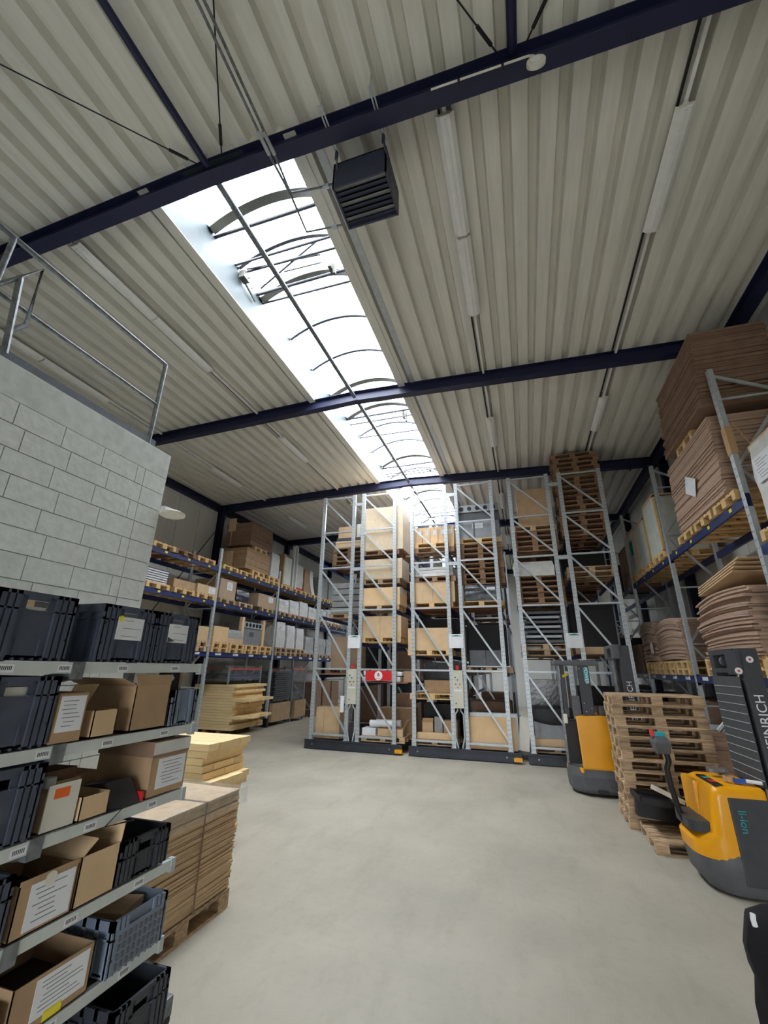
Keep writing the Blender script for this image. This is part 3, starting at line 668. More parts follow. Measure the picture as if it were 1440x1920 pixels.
for u in range(3):
    xa, xb = FX[2*u][0], FX[2*u+1][1]
    rk = thing('mobile_rack', 'tall galvanised mobile pallet rack on a dark base, '+names[u].replace('the ', '', 1), 'rack', ((xa+xb)/2, RY, 0)); ox = (xa+xb)/2
    base = MB().box(xa-.13-ox, xb+.24-ox if u < 2 else xb+.26-ox, -.10, -.06, .02, ZS).box(xa-.1-ox, xb+.1-ox, -.06, 9.3, .04, ZS-.02)
    base.box(xa-.13-ox, xb+.24-ox, -.13, -.06, ZS-.02, ZS).box(xa-.13-ox, xb+.24-ox, -.13, -.06, .02, .035)
    base.build('sled', 'rail_dark', rk)
    for bx in (xa+.1, xb-.1, xb+.12): MB().disc((bx-ox, -.107, .12), .02, .02, 'y', 10).build('bolt', 'steel', rk)
    MB().box(xb+.06-ox, xb+.25-ox, -.17, -.10, .05, .13).build('yellow_bumper', 'yellow', rk)
    for hf in range(2):
        x0, x1 = FX[2*u+hf]; x0 -= ox; x1 -= ox
        for fi, fy in enumerate((0, 2.85, 5.7, 8.55)):
            for x in (x0, x1):
                up = link('upright', UPM, rk, (x, fy, ZS))
                if fi == 0: link('slot_row', SLOT, up)['kind'] = 'stuff'
                MB().box(x-.07, x+.07, fy-.06, fy+.06, ZS, ZS+.01).build('foot_plate', 'galv', rk)
            if fi < 2:
                for k, z in enumerate(RUNG):
                    MB().box(x0+.03, x1-.03, fy-.02, fy+.02, z-.022, z+.022).build('rung', 'galv', rk)
                    if k+1 < len(RUNG): MB().bar((x0+.02, fy-.005, z-.06), (x1-.02, fy-.005, RUNG[k+1]+.08), .045, .035, up=(0,1,0)).build('diagonal_brace', 'galv', rk)
        for z in LEVELS[2*u+hf]:
            for x in (x0, x1):
                MB().box(x-.025, x+.025, .04, 8.5, z-.09, z).build('beam', 'rackblue', rk)
    # spacers between the back-to-back frames
    xm0, xm1 = FX[2*u][1]-ox, FX[2*u+1][0]-ox
    for z in (4.86, 6.95): MB().box(xm0, xm1, -.02, .02, z-.05, z+.05).build('row_spacer', 'galv', rk)
    # name plate, control panel, cable conduits
    pl = MB().box(xm0-.02, xm1+.02, -.062, -.055, 2.58, 2.93); pl.box(xm0+.05, xm1-.03, -.064, -.062, 2.87, 2.878, 1)
    pl.add([(xm0+.04, -.064, 2.885), (xm1-.02, -.064, 2.885), ((xm0+xm1)/2+.03, -.064, 2.915), ((xm0+xm1)/2-.01, -.064, 2.915)], [(0,1,2,3)], 1)
    pl.build('name_plate', ['paper', 'green'], rk)
    if u < 2:
        cx = (xm0+xm1)/2
        cpn = MB().box(cx-.13, cx+.13, -.12, -.02, 1.14, 2.03).build('control_panel', 'beige', rk)
        for dx, z, mm in ((-.06, 1.86, 'dark'), (0, 1.80, 'dark'), (-.05, 1.70, 'dark'), (.05, 1.70, 'dark'), (0, 1.62, 'redpaint'), (-.06, 1.25, 'dark')):
            MB().disc((cx+dx, -.125, z), .014, .02, 'y', 10).build('button', mm, cpn)
        MB().box(cx-.1, cx+.1, -.122, -.12, 1.53, 1.57).build('panel_label', 'paper', cpn)
        mb = MB().disc((cx, -.07, 2.10), .045, .10, 'z', 12); mb.build('beacon', 'redpaint', cpn)
        for s in (-1, 1):
            MB().tube([(cx+s*.04, -.07, 1.13), (cx+s*.04, -.07, 1.08), (cx+s*.10, -.07, 1.0), (cx+s*.11, -.07, .5), (cx+s*.05, -.07, .24)], .02, 8).build('conduit', 'galv', rk, smooth=True)
# roll of film and warning sign on the first rack
w = thing('white_roll', 'white roll hanging upright on the first mobile rack beside its control panel', 'roll', (-4.90, RY-.10, .93))
MB().disc((0, 0, .2), .06, .40, 'z', 16).build('roll', 'paper', w)
sg = thing('rack_sign', 'red sign with a white oval emblem hanging on the mobile rack', 'sign', (-3.88, RY-.06, 1.74))
MB().box(-.37, .37, -.012, 0, 0, .25).build('sign_board', 'redpaint', sg, bevel=.004)
mb = MB(); ring = [(.115*math.cos(t*PI/14), -.014, .125+.115*math.sin(t*PI/14)) for t in range(28)]
mb.loft([ring, [(x, -.011, z) for x, y, z in ring]]); mb.build('white_oval', 'paper', sg)
MB().add([(-.035, -.0155, .15), (.035, -.0155, .15), (0, -.0155, .205)], [(0,1,2)]).build('emblem_roof', 'dark', sg)
MB().disc((0, -.0150, .145), .035, .002, 'y', 16).build('emblem_dot', 'redpaint', sg)
for t, z, s in (('DE', .143, .03),): text('emblem_letters', t, s, 'paper', sg, (0, -.0172, z), (PI/2, 0, 0))
MB().box(-.06, .06, -.0155, -.0145, .06, .068).box(-.045, .045, -.0155, -.0145, .04, .046).build('emblem_lines', 'ink', sg)
for x in (-.25, .25): MB().box(x-.012, x+.012, -.016, .02, .24, .28).build('hook', 'dark', sg)

# ---- goods on the mobile racks (y0 = front of the load, just behind the end frame)
GY = RY+.12
def on_pallet(cx, z, label, mk='pallet', y=GY+.4, group=None, rotz=0): return pallet((cx, y, z+.002), label, rotz, mk, group)
# column 1
pallet_stack(5, (-5.32, GY+1.3, 5.11), 'dark pallet of the short stack high in the first mobile rack', group='short pallet stack in first rack')
wrapped('pale wrapped flat load on the pallets high in the first mobile rack', (-5.30, GY+1.3, 5.84), (1.15, .8, .25), 'wrapbrown')
MB_ = thing('display_board', 'grey panel lying under a carton at the top of the first mobile rack', 'panel', (-5.32, GY+1.3, 6.10)); MB().box(-.5, .55, -.38, .38, 0, .10).build('board', 'truckgrey', MB_)
carton('small tan carton on the grey panel at the top of the first mobile rack', (-5.5, GY+1.25, 6.205), (.6, .5, .42), 'card')
wrapped('crumpled white parcel beside the tan carton atop the first mobile rack', (-5.0, GY+1.25, 6.205), (.3, .4, .5), 'wrapwhite')
on_pallet(-5.35, 3.53, 'pallet under the grey wrapped sheets in the first mobile rack', y=GY+1.3)
for i in range(5):
    z = 3.68+i*.2; o = MB().box(-.58, .5, -.4, .4, 0, .18).build('sheet_bundle', 'wrapgrey', None, bevel=.03, loc=(-5.32+.03*(i % 2), GY+1.3, z)); tag(o, 'pale grey film-wrapped sheet bundle layered in the first mobile rack', 'bundle', 'grey bundles first rack')
carton('brown carton with film on the wooden shelf of the first mobile rack', (-5.38, GY+1.3, 2.04), (.9, .7, .9), 'cardbrown', film=True)
pallet((-5.35, GY+1.3, 1.89), 'pallet carrying the brown film-wrapped carton in the first mobile rack', 0, 'palletdark')
MB().box(0, 0, 0, 0, 0, 0)
o = MB().box(-5.80, -4.85, RY+.05, RY+1.0, 1.865, 1.885).build('shelf_board', 'shelfboard'); tag(o, 'reddish wooden shelf deck in the first mobile rack', 'shelf')
o = carton('tall tan carton standing on the base of the first mobile rack', (-5.42, GY+.3, ZS), (.72, .5, .78), 'card', tape=False, seam=-.12)
MB().box(-5.80-(-5.42), -4.82-(-5.42), -.31, -.29, .09, .13).build('retaining_bar', 'galv', o)
wrapped('crumpled clear plastic bundle beside the tall tan carton', (-4.93, GY+.3, ZS), (.25, .4, .4), 'wrapgrey')
# column 2
c = -3.95
on_pallet(c, 5.28, 'pallet under the big film-wrapped carton atop the first mobile rack', 'palletdark')
carton('very large film-wrapped carton at the top of the first mobile rack', (c+.04, GY+.42, 5.43), (1.36, .85, 1.38), 'wrapbrown', film=True)
carton('tan carton standing behind the very large film-wrapped carton', (c+.15, GY+1.45, 5.43), (1.2, .75, 1.1), 'card')
on_pallet(c+.02, 4.40, 'pallet under the film-wrapped carton below the top load of the first rack', 'pallet')
carton('film-wrapped tan carton one tier below the top load of the first rack', (c+.04, GY+.42, 4.545), (1.3, .85, .60), 'wrapbrown', film=True)
for x in (FX[1][0], FX[1][1]): pass
on_pallet(c, 3.64, 'pallet under the bright plain carton in the first mobile rack', 'pallet')
carton('bright plain tan carton at mid height in the first mobile rack', (c, GY+.4, 3.785), (1.24, .8, .50), 'cardbright', tape=False, papers=[('+x', -.2, .42, .3, .2)])
on_pallet(c+.05, 2.74, 'pallet under the split pair of cartons in the first mobile rack', 'palletnew')
carton('wide tan carton with a dark centre gap below the bright plain carton', (c+.05, GY+.4, 2.885), (1.22, .8, .58), 'card', tape=False, seam=-.02)
o = MB().box(-4.45, -3.1, RY+.05, RY+1.0, 1.68, 1.70).build('shelf_board', 'shelfboard'); tag(o, 'wooden shelf deck behind the red sign in the first mobile rack', 'shelf')
for i in range(4):
    o = MB(); ringz = []
    for k in range(7):
        t = k/6; ringz.append([(-.55+1.1*t, -.14+.28*a, .05+b*(.055+.01*math.sin(t*9+i))) for a, b in ((0, -1), (1, -1), (1.05, 0), (1, 1), (0, 1), (-.05, 0))])
    ob = o.loft(ringz).build('cement_bag', 'paper', None, smooth=True, loc=(-3.88+.02*i, GY+.18+.34*(i % 2), 1.726+.14*(i//2))); tag(ob, 'white paper sack with red print lying behind the red sign', 'sack', 'white sacks behind the red sign')
carton('open brown carton at the sacks end behind the red sign', (-3.12, GY+.45, 1.705), (.3, .5, .28), 'cardbrown', tape=False)
pallet((-3.8, GY+.4, ZS), 'pallet with white rolls on the base of the first mobile rack', 0, 'pallet')
for i, (x, yy, zz) in enumerate(((-3.85, .15, .655), (-3.75, .37, .655))):
    o = MB().tube([(-.35, 0, 0), (.35, 0, 0)], .085, 12).build('white_roll', 'paper', None, smooth=True, loc=(x, GY+yy, zz)); tag(o, 'white paper roll lying on the base pallet of the first mobile rack', 'roll', 'white rolls on base pallet')
carton('small white carton on the base pallet under the white rolls', (-4.2, GY+.2, ZS+.144), (.38, .35, .17), 'paper', tape=False)
open_carton('torn open tan carton on the base pallet beside the white rolls', (-3.6, GY+.2, ZS+.144), (.7, .36, .18), 'card', 0, [('+x', .5, .25)])
carton('dark brown carton behind the white rolls of the first mobile rack', (-3.7, GY+1.15, ZS), (1.0, .6, .75), 'cardbrown', tape=False)
carton('dark carton standing at the back of the first mobile rack base', (-3.5, GY+1.9, ZS), (.8, .7, 1.1), 'carddark', tape=False)
# column 3
c = -2.4
for i in range(5):
    carton('small tan labelled carton atop the middle mobile rack', (-2.76+i*.235, GY+.3, 5.548), (.225, .45, .5), 'card', papers=[('-y', .02, .33, .1, .13)], group='row of labelled cartons')
on_pallet(c+.1, 5.40, 'pallet under the row of small labelled cartons', 'palletnew')
on_pallet(c+.1, 5.252, 'lower pallet under the row of small labelled cartons', 'palletdark')
pallet_stack(1, (c+.1, GY+.4, 4.39), 'dark pallet under white sheets in the middle mobile rack', group=None)
for i in range(3):
    o = MB().box(-.55, .55, -.38, .38, 0, .085).build('sheet_bundle', 'wrapwhite', None, bevel=.01, loc=(c+.08, GY+.4, 4.555+i*.09)); tag(o, 'white sheet bundle lying on the dark pallets of the middle rack', 'bundle', 'white sheet bundles middle rack')
on_pallet(c, 3.665, 'pallet under the pair of tan cartons of the middle mobile rack', 'palletnew')
carton('wide tan double carton on a new pallet in the middle mobile rack', (c+.02, GY+.4, 3.81), (1.28, .8, .575), 'card', tape=False, seam=.02)
o = MB().box(-2.93, -.5, RY+.05, RY+1.3, 3.64, 3.66).build('shelf_board', 'shelfboard'); tag(o, 'brown chipboard deck spanning the middle mobile rack', 'shelf')
on_pallet(c-.10, 2.40, 'pallet under the plain tan carton of the middle mobile rack', 'palletnew')
carton('plain tan carton hanging over its pallet in the middle mobile rack', (c-.12, GY+.4, 2.545), (1.14, .8, .57), 'card', tape=False)
on_pallet(c-.05, 1.30, 'pallet with an open carton low in the middle mobile rack', 'palletnew')
open_carton('open brown carton of loose parts low in the middle mobile rack', (c+.08, GY+.55, 1.445), (.8, .5, .32), 'cardbrown', 0, [])
for i in range(4):
    o = MB().tube([(0, 0, 0), (.16, .0, .03), (.28, .0, .05)], .018, 6).build('metal_bracket', 'galv', None, loc=(c-.52+.03*(i % 3), GY+.02+.05*(i % 4), 1.472+.12*(i//4))); tag(o, 'bright metal bracket lying loose before the open brown carton', 'bracket', 'loose metal brackets')
on_pallet(c-.02, ZS, 'pallet with mixed goods on the base of the middle mobile rack', 'pallet')
carton('long pale carton at the front of the middle rack base pallet', (c-.0, GY+.12, ZS+.146), (.95, .2, .13), 'cardbright', tape=False)
open_carton('small open carton among mixed goods on the middle rack base', (c-.3, GY+.48, ZS+.146), (.28, .28, .35), 'card', .3, [('-y', .7, .14), ('-x', .6, .12)])
carton('brown carton at the right of the middle rack base pallet', (c+.36, GY+.46, ZS+.146), (.36, .4, .42), 'cardbrown', tape=False)
wrapped('grey plastic sack between cartons on the middle rack base', (c+.02, GY+.48, ZS+.146), (.22, .22, .48), 'wrapgrey')
carton('black case at the back of the middle rack base', (c+.0, GY+1.3, ZS), (1.0, .6, .9), 'dark', tape=False)
# column 4
c = -.98
mc = thing('kitchen_machine', 'grey sheet-metal machine with a row of round holes atop the middle rack', 'machine', (c, GY+.4, 5.59))
MB().box(-.58, .58, -.38, .38, 0, .5).build('cabinet', 'steel', mc)
hp = MB().box(-.6, .6, -.36, .38, .5, .82).build('hole_strip', 'truckgrey', mc); MB().box(-.6, .6, -.40, -.36, .80, 1.02).build('fascia', 'steel', mc)
for i in range(5): MB().disc((-.46+i*.23, -.405, .91), .06, .02, 'y', 18).build('round_hole', 'dark', mc)
MB().box(-.15, -.1, -.385, -.38, 0, .5).build('cabinet_edge', 'truckgrey', mc); paper(mc, (-.02, -.383, .37), .3, .14, '-y')
on_pallet(c, 5.44, 'pallet under the grey machine atop the middle mobile rack', 'palletnew')
pallet_stack(8, (c+.02, GY+.4, 4.27), 'dark pallet of the stack under the grey machine, middle rack', group='pallet stack under the grey machine')
on_pallet(c-.05, 3.665, 'pallet under the black wrapped load of the middle mobile rack', 'palletnew')
wrapped('black film-wrapped low load with a white label in the middle rack', (c-.0, GY+.4, 3.81), (1.0, .78, .44), 'wrapblack', papers=[('-y', .22, .33, .22, .07)])
for i in range(2):
    carton('grey box of the pair on the wire shelf of the middle mobile rack', (-1.22+i*.42, GY+.3, 2.16), (.41, .5, .37), 'truckgrey', tape=False, group='grey box pair')
on_pallet(-.95, 1.98, 'pallet under the pair of grey boxes in the middle mobile rack', 'pallet')
o = MB().box(-1.5, -.4, GY-.02, GY+.75, 2.126, 2.15).build('wire_shelf', 'galv'); tag(o, 'light metal sheet under the pair of grey boxes', 'sheet')
for i in range(7):
    o = MB().box(-.56, .56, -.012, .012, 0, .72 if i < 2 else .80).build('board', 'cardbright' if i < 2 else 'galv', None, loc=(-.97+.01*i, GY-.0+.05*i, ZS+.0)); tag(o, 'large pale board leaning upright on the middle rack base' if i < 2 else 'grey metal sheet standing behind the large pale boards', 'board', 'pale boards' if i < 2 else 'grey metal sheets standing')
o = MB().box(-1.48, -.62, GY-.07, GY-.04, .34, .38).build('retaining_bar', 'galv'); tag(o, 'thin galvanised bar holding the large pale boards', 'bar')
# column 5
c = .5
wrapped('brown carton load with torn white film atop the third mobile rack', (c+.07, GY+.4, 5.83), (.9, .75, 1.1), 'cardbrown')
on_pallet(c, 5.68, 'pallet under the torn-film carton atop the third mobile rack', 'pallet')
pallet_stack(4, (c, GY+.4, 5.10), 'dark pallet under the torn-film carton of the third rack', group='pallet stack under torn film carton')
wrapped('white wrapped flat load in the third mobile rack', (c-.1, GY+.4, 4.43), (1.08, .78, .38), 'wrapwhite')
pallet_stack(5, (c, GY+.4, 3.70), 'dark pallet of the stack under the white wrapped load, third rack', group='pallet stack under white wrapped load')
for i in range(7):
    z = 2.72+i*.12; o = MB().box(-.5+.04*(i % 3), .45-.05*(i % 2), -.35, .35, 0, .06).build('metal_tray', 'steel' if i % 2 else 'truckgrey', None, loc=(c, GY+.4, z)); tag(o, 'thin grey metal tray piled in the third mobile rack', 'tray', 'layered metal trays')
pallet_stack(2, (c, GY+.4, 2.40), 'pallet of the pair under the layered metal trays', group='pallet pair under trays', mk='pallet')
on_pallet(c, ZS, 'base pallet under the grey curved panel of the third mobile rack', 'pallet')
carton('long tan carton on the base pallet of the third mobile rack', (c-.05, GY+.3, ZS+.144), (.95, .6, .14), 'card', tape=False)
mb = MB(); rings = [[(-.45+.9*t, GY*0+.0+.0, 0), (-.45+.9*t, .02, 0), (-.45+.9*t, .12, .36-.08*math.sin(t*3)), (-.45+.9*t, .10, .36-.08*math.sin(t*3))] for t in [i/6 for i in range(7)]]
o = mb.loft(rings).build('curved_panel', 'steel', None, loc=(c-.02, GY+.15, ZS+.29)); tag(o, 'grey curved metal panel lying on the long tan carton', 'panel')
o = MB().box(-.10, .15, -.02, .02, 0, .75).build('pale_panel', 'cream', None, loc=(-.285, RY+.25, ZS)); o.rotation_euler = (0, .12, 0); tag(o, 'pale panel leaning between the second and third mobile racks', 'panel')
# column 6
c = 1.83
pallet_stack(17, (c-.02, GY+.4, 5.45), 'dark pallet of the tallest stack atop the third mobile rack', group='tall pallet stack atop third rack', j=.035)
for z in (5.38,): pass
pallet_stack(2, (c, GY+.4, 4.33), 'pallet of the flat pair half way up behind the yellow trucks', group='flat pallet pair third rack', mk='pallet')
carton('long tan carton low behind the overhead guard of the yellow truck', (c-.1, GY+.4, 2.442), (1.1, .7, .17), 'card', tape=False)
carton('dark brown carton high in the third mobile rack beyond the truck mast', (c+.1, GY+.5, ZS), (1.0, .7, 1.0), 'carddark', tape=False)
# second-bay goods behind, coloured dark to stand in for shade inside the racks
rr = random.Random(5)
DIMC = 0
for hi, (x0, x1) in enumerate(FX):
    cx = (x0+x1)/2
    for by in (13.65, 15.4, 16.8):
        for li, z in enumerate([ZS]+LEVELS[hi]):
            if rr.random() < (.95 if by < 14 else .9):
                if (hi == 2 and z > 5) or (hi in (0, 1) and by < 14) or (hi in (1, 2) and z < 1 and by < 15): continue
                LZ = [ZS]+LEVELS[hi]+[6.6]; gap = LZ[li+1]-z-.3; s = (1.1, .8, max(.25, min(gap, rr.uniform(.6, 1.4)))); DIMC += 1
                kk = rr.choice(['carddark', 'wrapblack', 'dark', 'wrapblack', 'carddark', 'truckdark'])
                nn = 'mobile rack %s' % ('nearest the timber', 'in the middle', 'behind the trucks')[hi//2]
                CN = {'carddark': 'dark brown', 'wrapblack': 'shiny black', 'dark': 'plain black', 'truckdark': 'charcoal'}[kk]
                where = '%s level, %s bay, %s half of the %s mobile rack' % (('base', 'second', 'third', 'fourth', 'fifth', 'sixth')[li], {13.65: 'first', 15.4: 'second', 16.8: 'third'}[by], ('timber-side', 'truck-side')[hi % 2], ('first', 'middle', 'third')[hi//2])
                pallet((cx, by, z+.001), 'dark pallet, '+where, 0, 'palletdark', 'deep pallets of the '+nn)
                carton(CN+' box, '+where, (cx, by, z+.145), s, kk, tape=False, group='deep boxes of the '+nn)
# ================================================================ BLUE PALLET RACKING, LEFT WALL
def static_rack(name, label, xf, xb, ys, h, levels, skip=None):
    rk = thing(name, label, 'rack', (xf, 0, 0)); d = xb-xf; s = 1 if d > 0 else -1
    um = upright_mesh(h, 'galv'); rot = (0, 0, -s*PI/2)   # slotted face towards the aisle
    sl = perfs(h, .12)
    for y in ys:
        for x in (0, d):
            o = link('upright', um, rk, (x, y, 0), None, (0, 0, PI/2*(-1 if s > 0 else 1)))
            if x == 0: link('slot_row', sl, o)['kind'] = 'stuff'
        MB().box(-.08, .08, y-.06, y+.06, 0, .3).build('upright_guard', 'dark', rk)
        z = .3; k = 0
        while z < h-.3:
            MB().bar((0, y, z), (d, y, z), .03, .03).build('rung', 'galv', rk)
            z2 = min(h-.1, z+1.15); a, b = ((0, z), (d, z2)) if k % 2 == 0 else ((d, z), (0, z2))
            MB().bar((a[0], y, a[1]), (b[0], y, b[1]), .045, .03, up=(0,1,0)).build('diagonal_brace', 'galv', rk)
            z = z2; k += 1
    for z in levels:
        for i in range(len(ys)-1):
            if skip and skip(i, z): continue
            ya, yb = ys[i]+.05, ys[i+1]-.05
            for x in (0, d):
                bm = MB().box(x-.025, x+.025, ya, yb, z-.13, z).build('beam', 'rackblue', rk)
                if x == 0:
                    MB().box(x-.03, x+.03, ya-.1, ya, z-.18, z+.02).box(x-.03, x+.03, yb, yb+.1, z-.18, z+.02).build('beam_end_plate', 'rackblue', bm)
                    n = 4
                    for k in range(n):
                        yy = ya+(k+.5)*(yb-ya)/n
                        if z < 2.6: MB().box(-s*.026-.001, -s*.026+.001, yy-.14, yy+.14, z-.085, z-.02).build('location_label', 'paper', bm)
                        else: MB().box(-s*.026-.001, -s*.026+.001, yy-.045, yy+.045, z-.085, z-.03).build('location_tag', 'yellowtag', bm)
    return rk
LF, LB = -9.20, -10.30
LY = [4.05, 7.70, 11.35, 15.0, 18.65, 22.3, 25.95]
static_rack('pallet_rack', 'long blue and galvanised pallet racking against the shelf side wall', LF, LB, LY, 5.68, [2.46, 3.97, 5.04])
LXC = -9.72
A1, A2, A3 = 5.04, 3.97, 2.46
def lp(y, z, label, mk='pallet', group=None): return pallet((LXC, y, z+.002), label, 0, mk, group)
G1 = 'empty-topped pallets on the top racking level'
# top level
lp(8.95, A1, 'lone empty pallet on the top racking beam beside the block wall', 'palletnew')
lp(10.65, A1, 'empty pallet on the top racking beam next to the bare upright', 'palletnew')
lp(9.75, A1+.0, 'empty pallet lying back on the top racking level', 'palletdark')
for y in (11.85, 12.75, 13.65): lp(y, A1, 'pallet under the brown cardboard blocks on the top racking level', 'palletnew', 'pallets under brown cardboard blocks')
for y in (12.3, 13.4): pass
lp(13.45, A1+.145, 'upper pallet under the lower brown cardboard block', 'palletnew')
def card_block(label, x0, x1, y0, y1, z0, z1, mk='carddark', n=14, flap=None):
    r = pile(label, x0, x1, y0, y1, z0, z1, n, mk, .012)
    if flap: MB().box((x1-x0)/2+.02, (x1-x0)/2+.03, flap[0], flap[1], flap[2], flap[3]).build('hanging_flap', 'card', r)
    b = MB(); X = (x1-x0)/2+.03
    return r
cb = card_block('layered lower brown cardboard block on the top racking level', -10.2, -9.14, 12.62, 14.15, A1+.29, A1+1.02, 'cardbrown', 14)
MB().box(-.42, -.02, -.80, -.79, .05, .62).build('hanging_flap', 'card', cb); MB().box(-.21, -.20, -.803, -.80, .12, .56).build('strap', 'cream', cb)
lp(13.45, A1+1.02, 'pallet between the two brown cardboard blocks', 'palletnew')
cb = card_block('smooth upper brown cardboard block nearest the eaves on the racking', -10.25, -9.14, 12.75, 14.2, A1+1.165, A1+2.02, 'carddark', 5)
MB().box(-.45, -.15, -.745, -.735, .55, 1.05).build('hanging_flap', 'card', cb); MB().box(-.31, -.30, -.748, -.735, 0, .55).build('strap', 'cream', cb)
def door_frame(label, y, z0, h, w, x=LF-.1):
    r = thing('door_frame', label, 'frame', (x, y, z0))
    MB().box(-.05, .05, -w/2, -w/2+.09, 0, h).build('jamb', 'white', r); MB().box(-.05, .05, w/2-.09, w/2, 0, h).build('jamb', 'white', r)
    MB().box(-.05, .05, -w/2, w/2, h-.09, h).build('head_rail', 'white', r); MB().box(-.02, .02, -w/2+.09, w/2-.09, .05, h-.09).build('panel', 'wrapgrey', r); return r
lp(14.53, A1, 'pallet under the shiny wrapped column on the top racking level', 'palletnew'); lp(14.53, A1+.147, 'second pallet under the shiny wrapped column', 'palletnew')
wrapped('shiny film-wrapped column beside the brown cardboard blocks', (LXC+.1, 14.6, A1+.294), (.9, .6, .95), 'wrapwhite')
door_frame('tall pale frame behind the shiny wrapped column', 14.6, A1+.296, 1.95, .75, -10.14)
for y in (15.5, 16.35, 17.2, 18.1): lp(y, A1, 'pallet on the top racking level past the tall frames', 'palletnew', 'pallets past the tall frames')
r = carton('tall boxed glass cabinet on the top racking level', (LXC+.1, 15.65, A1+.145), (.8, .72, 1.30), 'cardbrown', tape=False); MB().box(.405, .41, -.26, .26, .06, 1.2).build('glass_pane', 'glassgoods', r); MB().box(.40, .415, -.36, -.27, 0, 1.3).build('edge_strip', 'palletnew', r)
door_frame('tall white frame past the boxed glass cabinet', 16.24, A1+.15, 1.90, .36, -9.25)
wrapped('shiny wrapped bundle with red base past the white frame', (LXC+.1, 16.75, A1+.25), (.8, .6, 1.0), 'wrapwhite'); o = MB().box(-.4, .4, -.3, .3, 0, .1).build('red_tray', 'redpaint', None, loc=(LXC+.1, 16.75, A1+.148)); tag(o, 'red tray under the shiny wrapped bundle', 'tray')
carton('brown tall carton with bent white panel on the top level', (LXC+.1, 17.5, A1+.145), (.8, .7, 1.05), 'cardbrown', tape=False)
mb = MB(); rg = []
for i in range(8):
    t = i/7; rg.append([(.45+.0, .0+.35*(1-t)**2, 1.05*t), (.46, .0+.35*(1-t)**2+.01, 1.05*t), (.46, .30+.35*(1-t)**2, 1.05*t), (.45, .30+.35*(1-t)**2, 1.05*t)])
o = mb.loft(rg).build('bent_panel', 'paper', None, loc=(LXC+.06, 17.6, A1+.15)); tag(o, 'white bent panel hanging over the tall brown carton', 'panel')
for i, y in enumerate((19.2, 20.1, 21.0, 22.9, 23.8)):
    lp(y, A1, 'pallet far along the top racking level', 'palletnew', 'far top pallets')
    wrapped('grey film-wrapped crate far along the top racking level', (LXC+.05, y, A1+.145), (1.0, .78, 1.0+.15*(i % 2)), 'wrapgrey', group='far top wrapped crates')
# middle level
lp(8.98, A2, 'pallet under the layered white trays beside the block wall', 'palletnew')
for i in range(6):
    o = MB().box(-.45, .45, -.36, .36, 0, .05).box(-.47, .47, -.38, .38, .05, .058, 1).build('white_tray', ['paper', 'dark'], None, loc=(LXC+.05, 8.98, A2+.15+i*.062)); tag(o, 'white tray with dark rim in the layered pile beside the block wall', 'tray', 'layered white trays')
lp(10.85, A2, 'pallet under the flat cartons on the middle racking level', 'palletnew')
lp(9.95, A2, 'pallet under the rear flat carton on the middle racking level', 'palletnew')
carton('long flat brown carton behind on the middle racking level', (LXC, 9.95, A2+.145), (1.1, .85, .24), 'cardbrown', tape=False)
carton('flat tan carton with white label on the middle racking level', (LXC+.05, 10.85, A2+.145), (1.1, .86, .26), 'card', tape=False, papers=[('+x', .22, .13, .3, .18)])
lp(11.9, A2, 'pallet under the squarish labelled carton on the middle racking level')
carton('squarish film-wrapped brown carton with label on the middle racking level', (LXC+.06, 11.88, A2+.145), (1.0, .82, .62), 'cardbrown', tape=False, papers=[('+x', .08, .42, .28, .26)], film=True)
wrapped('dark grey wrapped load between two cartons on the middle racking level', (LXC, 12.9, A2+.148), (.9, .75, .42), 'wrapblack')
lp(12.9, A2, 'pallet under the dark grey wrapped load on the middle racking level')
lp(14.3, A2, 'pallet under the long labelled carton on the middle racking level')
carton('long brown carton with white label on the middle racking level', (LXC+.06, 14.25, A2+.145), (1.0, 1.2, .48), 'cardbrown', tape=False, papers=[('+x', .25, .33, .32, .2)], film=True)
for i, y in enumerate((15.55, 16.4, 17.25, 18.1, 19.2, 20.1, 21.0)):
    lp(y, A2, 'pallet in the far run of the middle racking level', 'pallet', 'far middle pallets')
    wrapped('whitish wrapped block with labels in the far run of the middle level', (LXC+.05, y, A2+.145), (1.0, .78, .50+.06*((i*7) % 3)), 'wrapwhite', papers=[('+x', .1, .38, .26, .16)], group='far middle white blocks')
# lower level
for i, y in enumerate((9.0, 9.9, 10.8)): lp(y, A3, 'pallet behind the top shelf crates on the lower racking level', 'pallet', 'near lower pallets')
carton('tan carton behind the corner crate on the lower racking level', (LXC+.1, 10.95, A3+.294), (.9, .6, .42), 'card', tape=False)
for y in (11.82, 12.67, 13.52, 14.4):
    lp(y, A3, 'lower pallet of a doubled pair on the lower racking level', 'palletnew', 'doubled lower pallets'); lp(y+.02, A3+.147, 'upper pallet of a doubled pair on the lower racking level', 'palletnew', 'doubled upper pallets')
lp(10.85, A3+.147, 'upper pallet behind the corner crate on the lower racking level', 'pallet')
carton('tan carton with open top edge on the doubled pallets', (LXC+.1, 11.82, A3+.294), (.95, .72, .48), 'cardbright', tape=False)
mb = wrapped('clear plastic bag of orange parts on the doubled pallets', (LXC+.15, 12.62, A3+.294), (.8, .78, .42), 'wrapgrey'); MB().box(-.38, .405, -.42, .42, 0, .16).build('orange_parts', 'card', mb)
mc2 = thing('grill_machine', 'steel machine with five round burners on the lower racking level', 'machine', (LXC, 13.78, A3+.296))
MB().box(-.3, .38, -.55, .55, 0, .78).build('cabinet', 'steel', mc2); fs = MB().box(.38, .42, -.55, .55, .58, .78).build('fascia', 'galv', mc2)
for i in range(5): MB().disc((.425, -.44+i*.21, .68), .07, .02, 'x', 18).build('round_burner', 'dark', fs)
MB().box(.385, .39, -.15, .1, .3, .45).build('rating_plate', 'truckgrey', mc2)
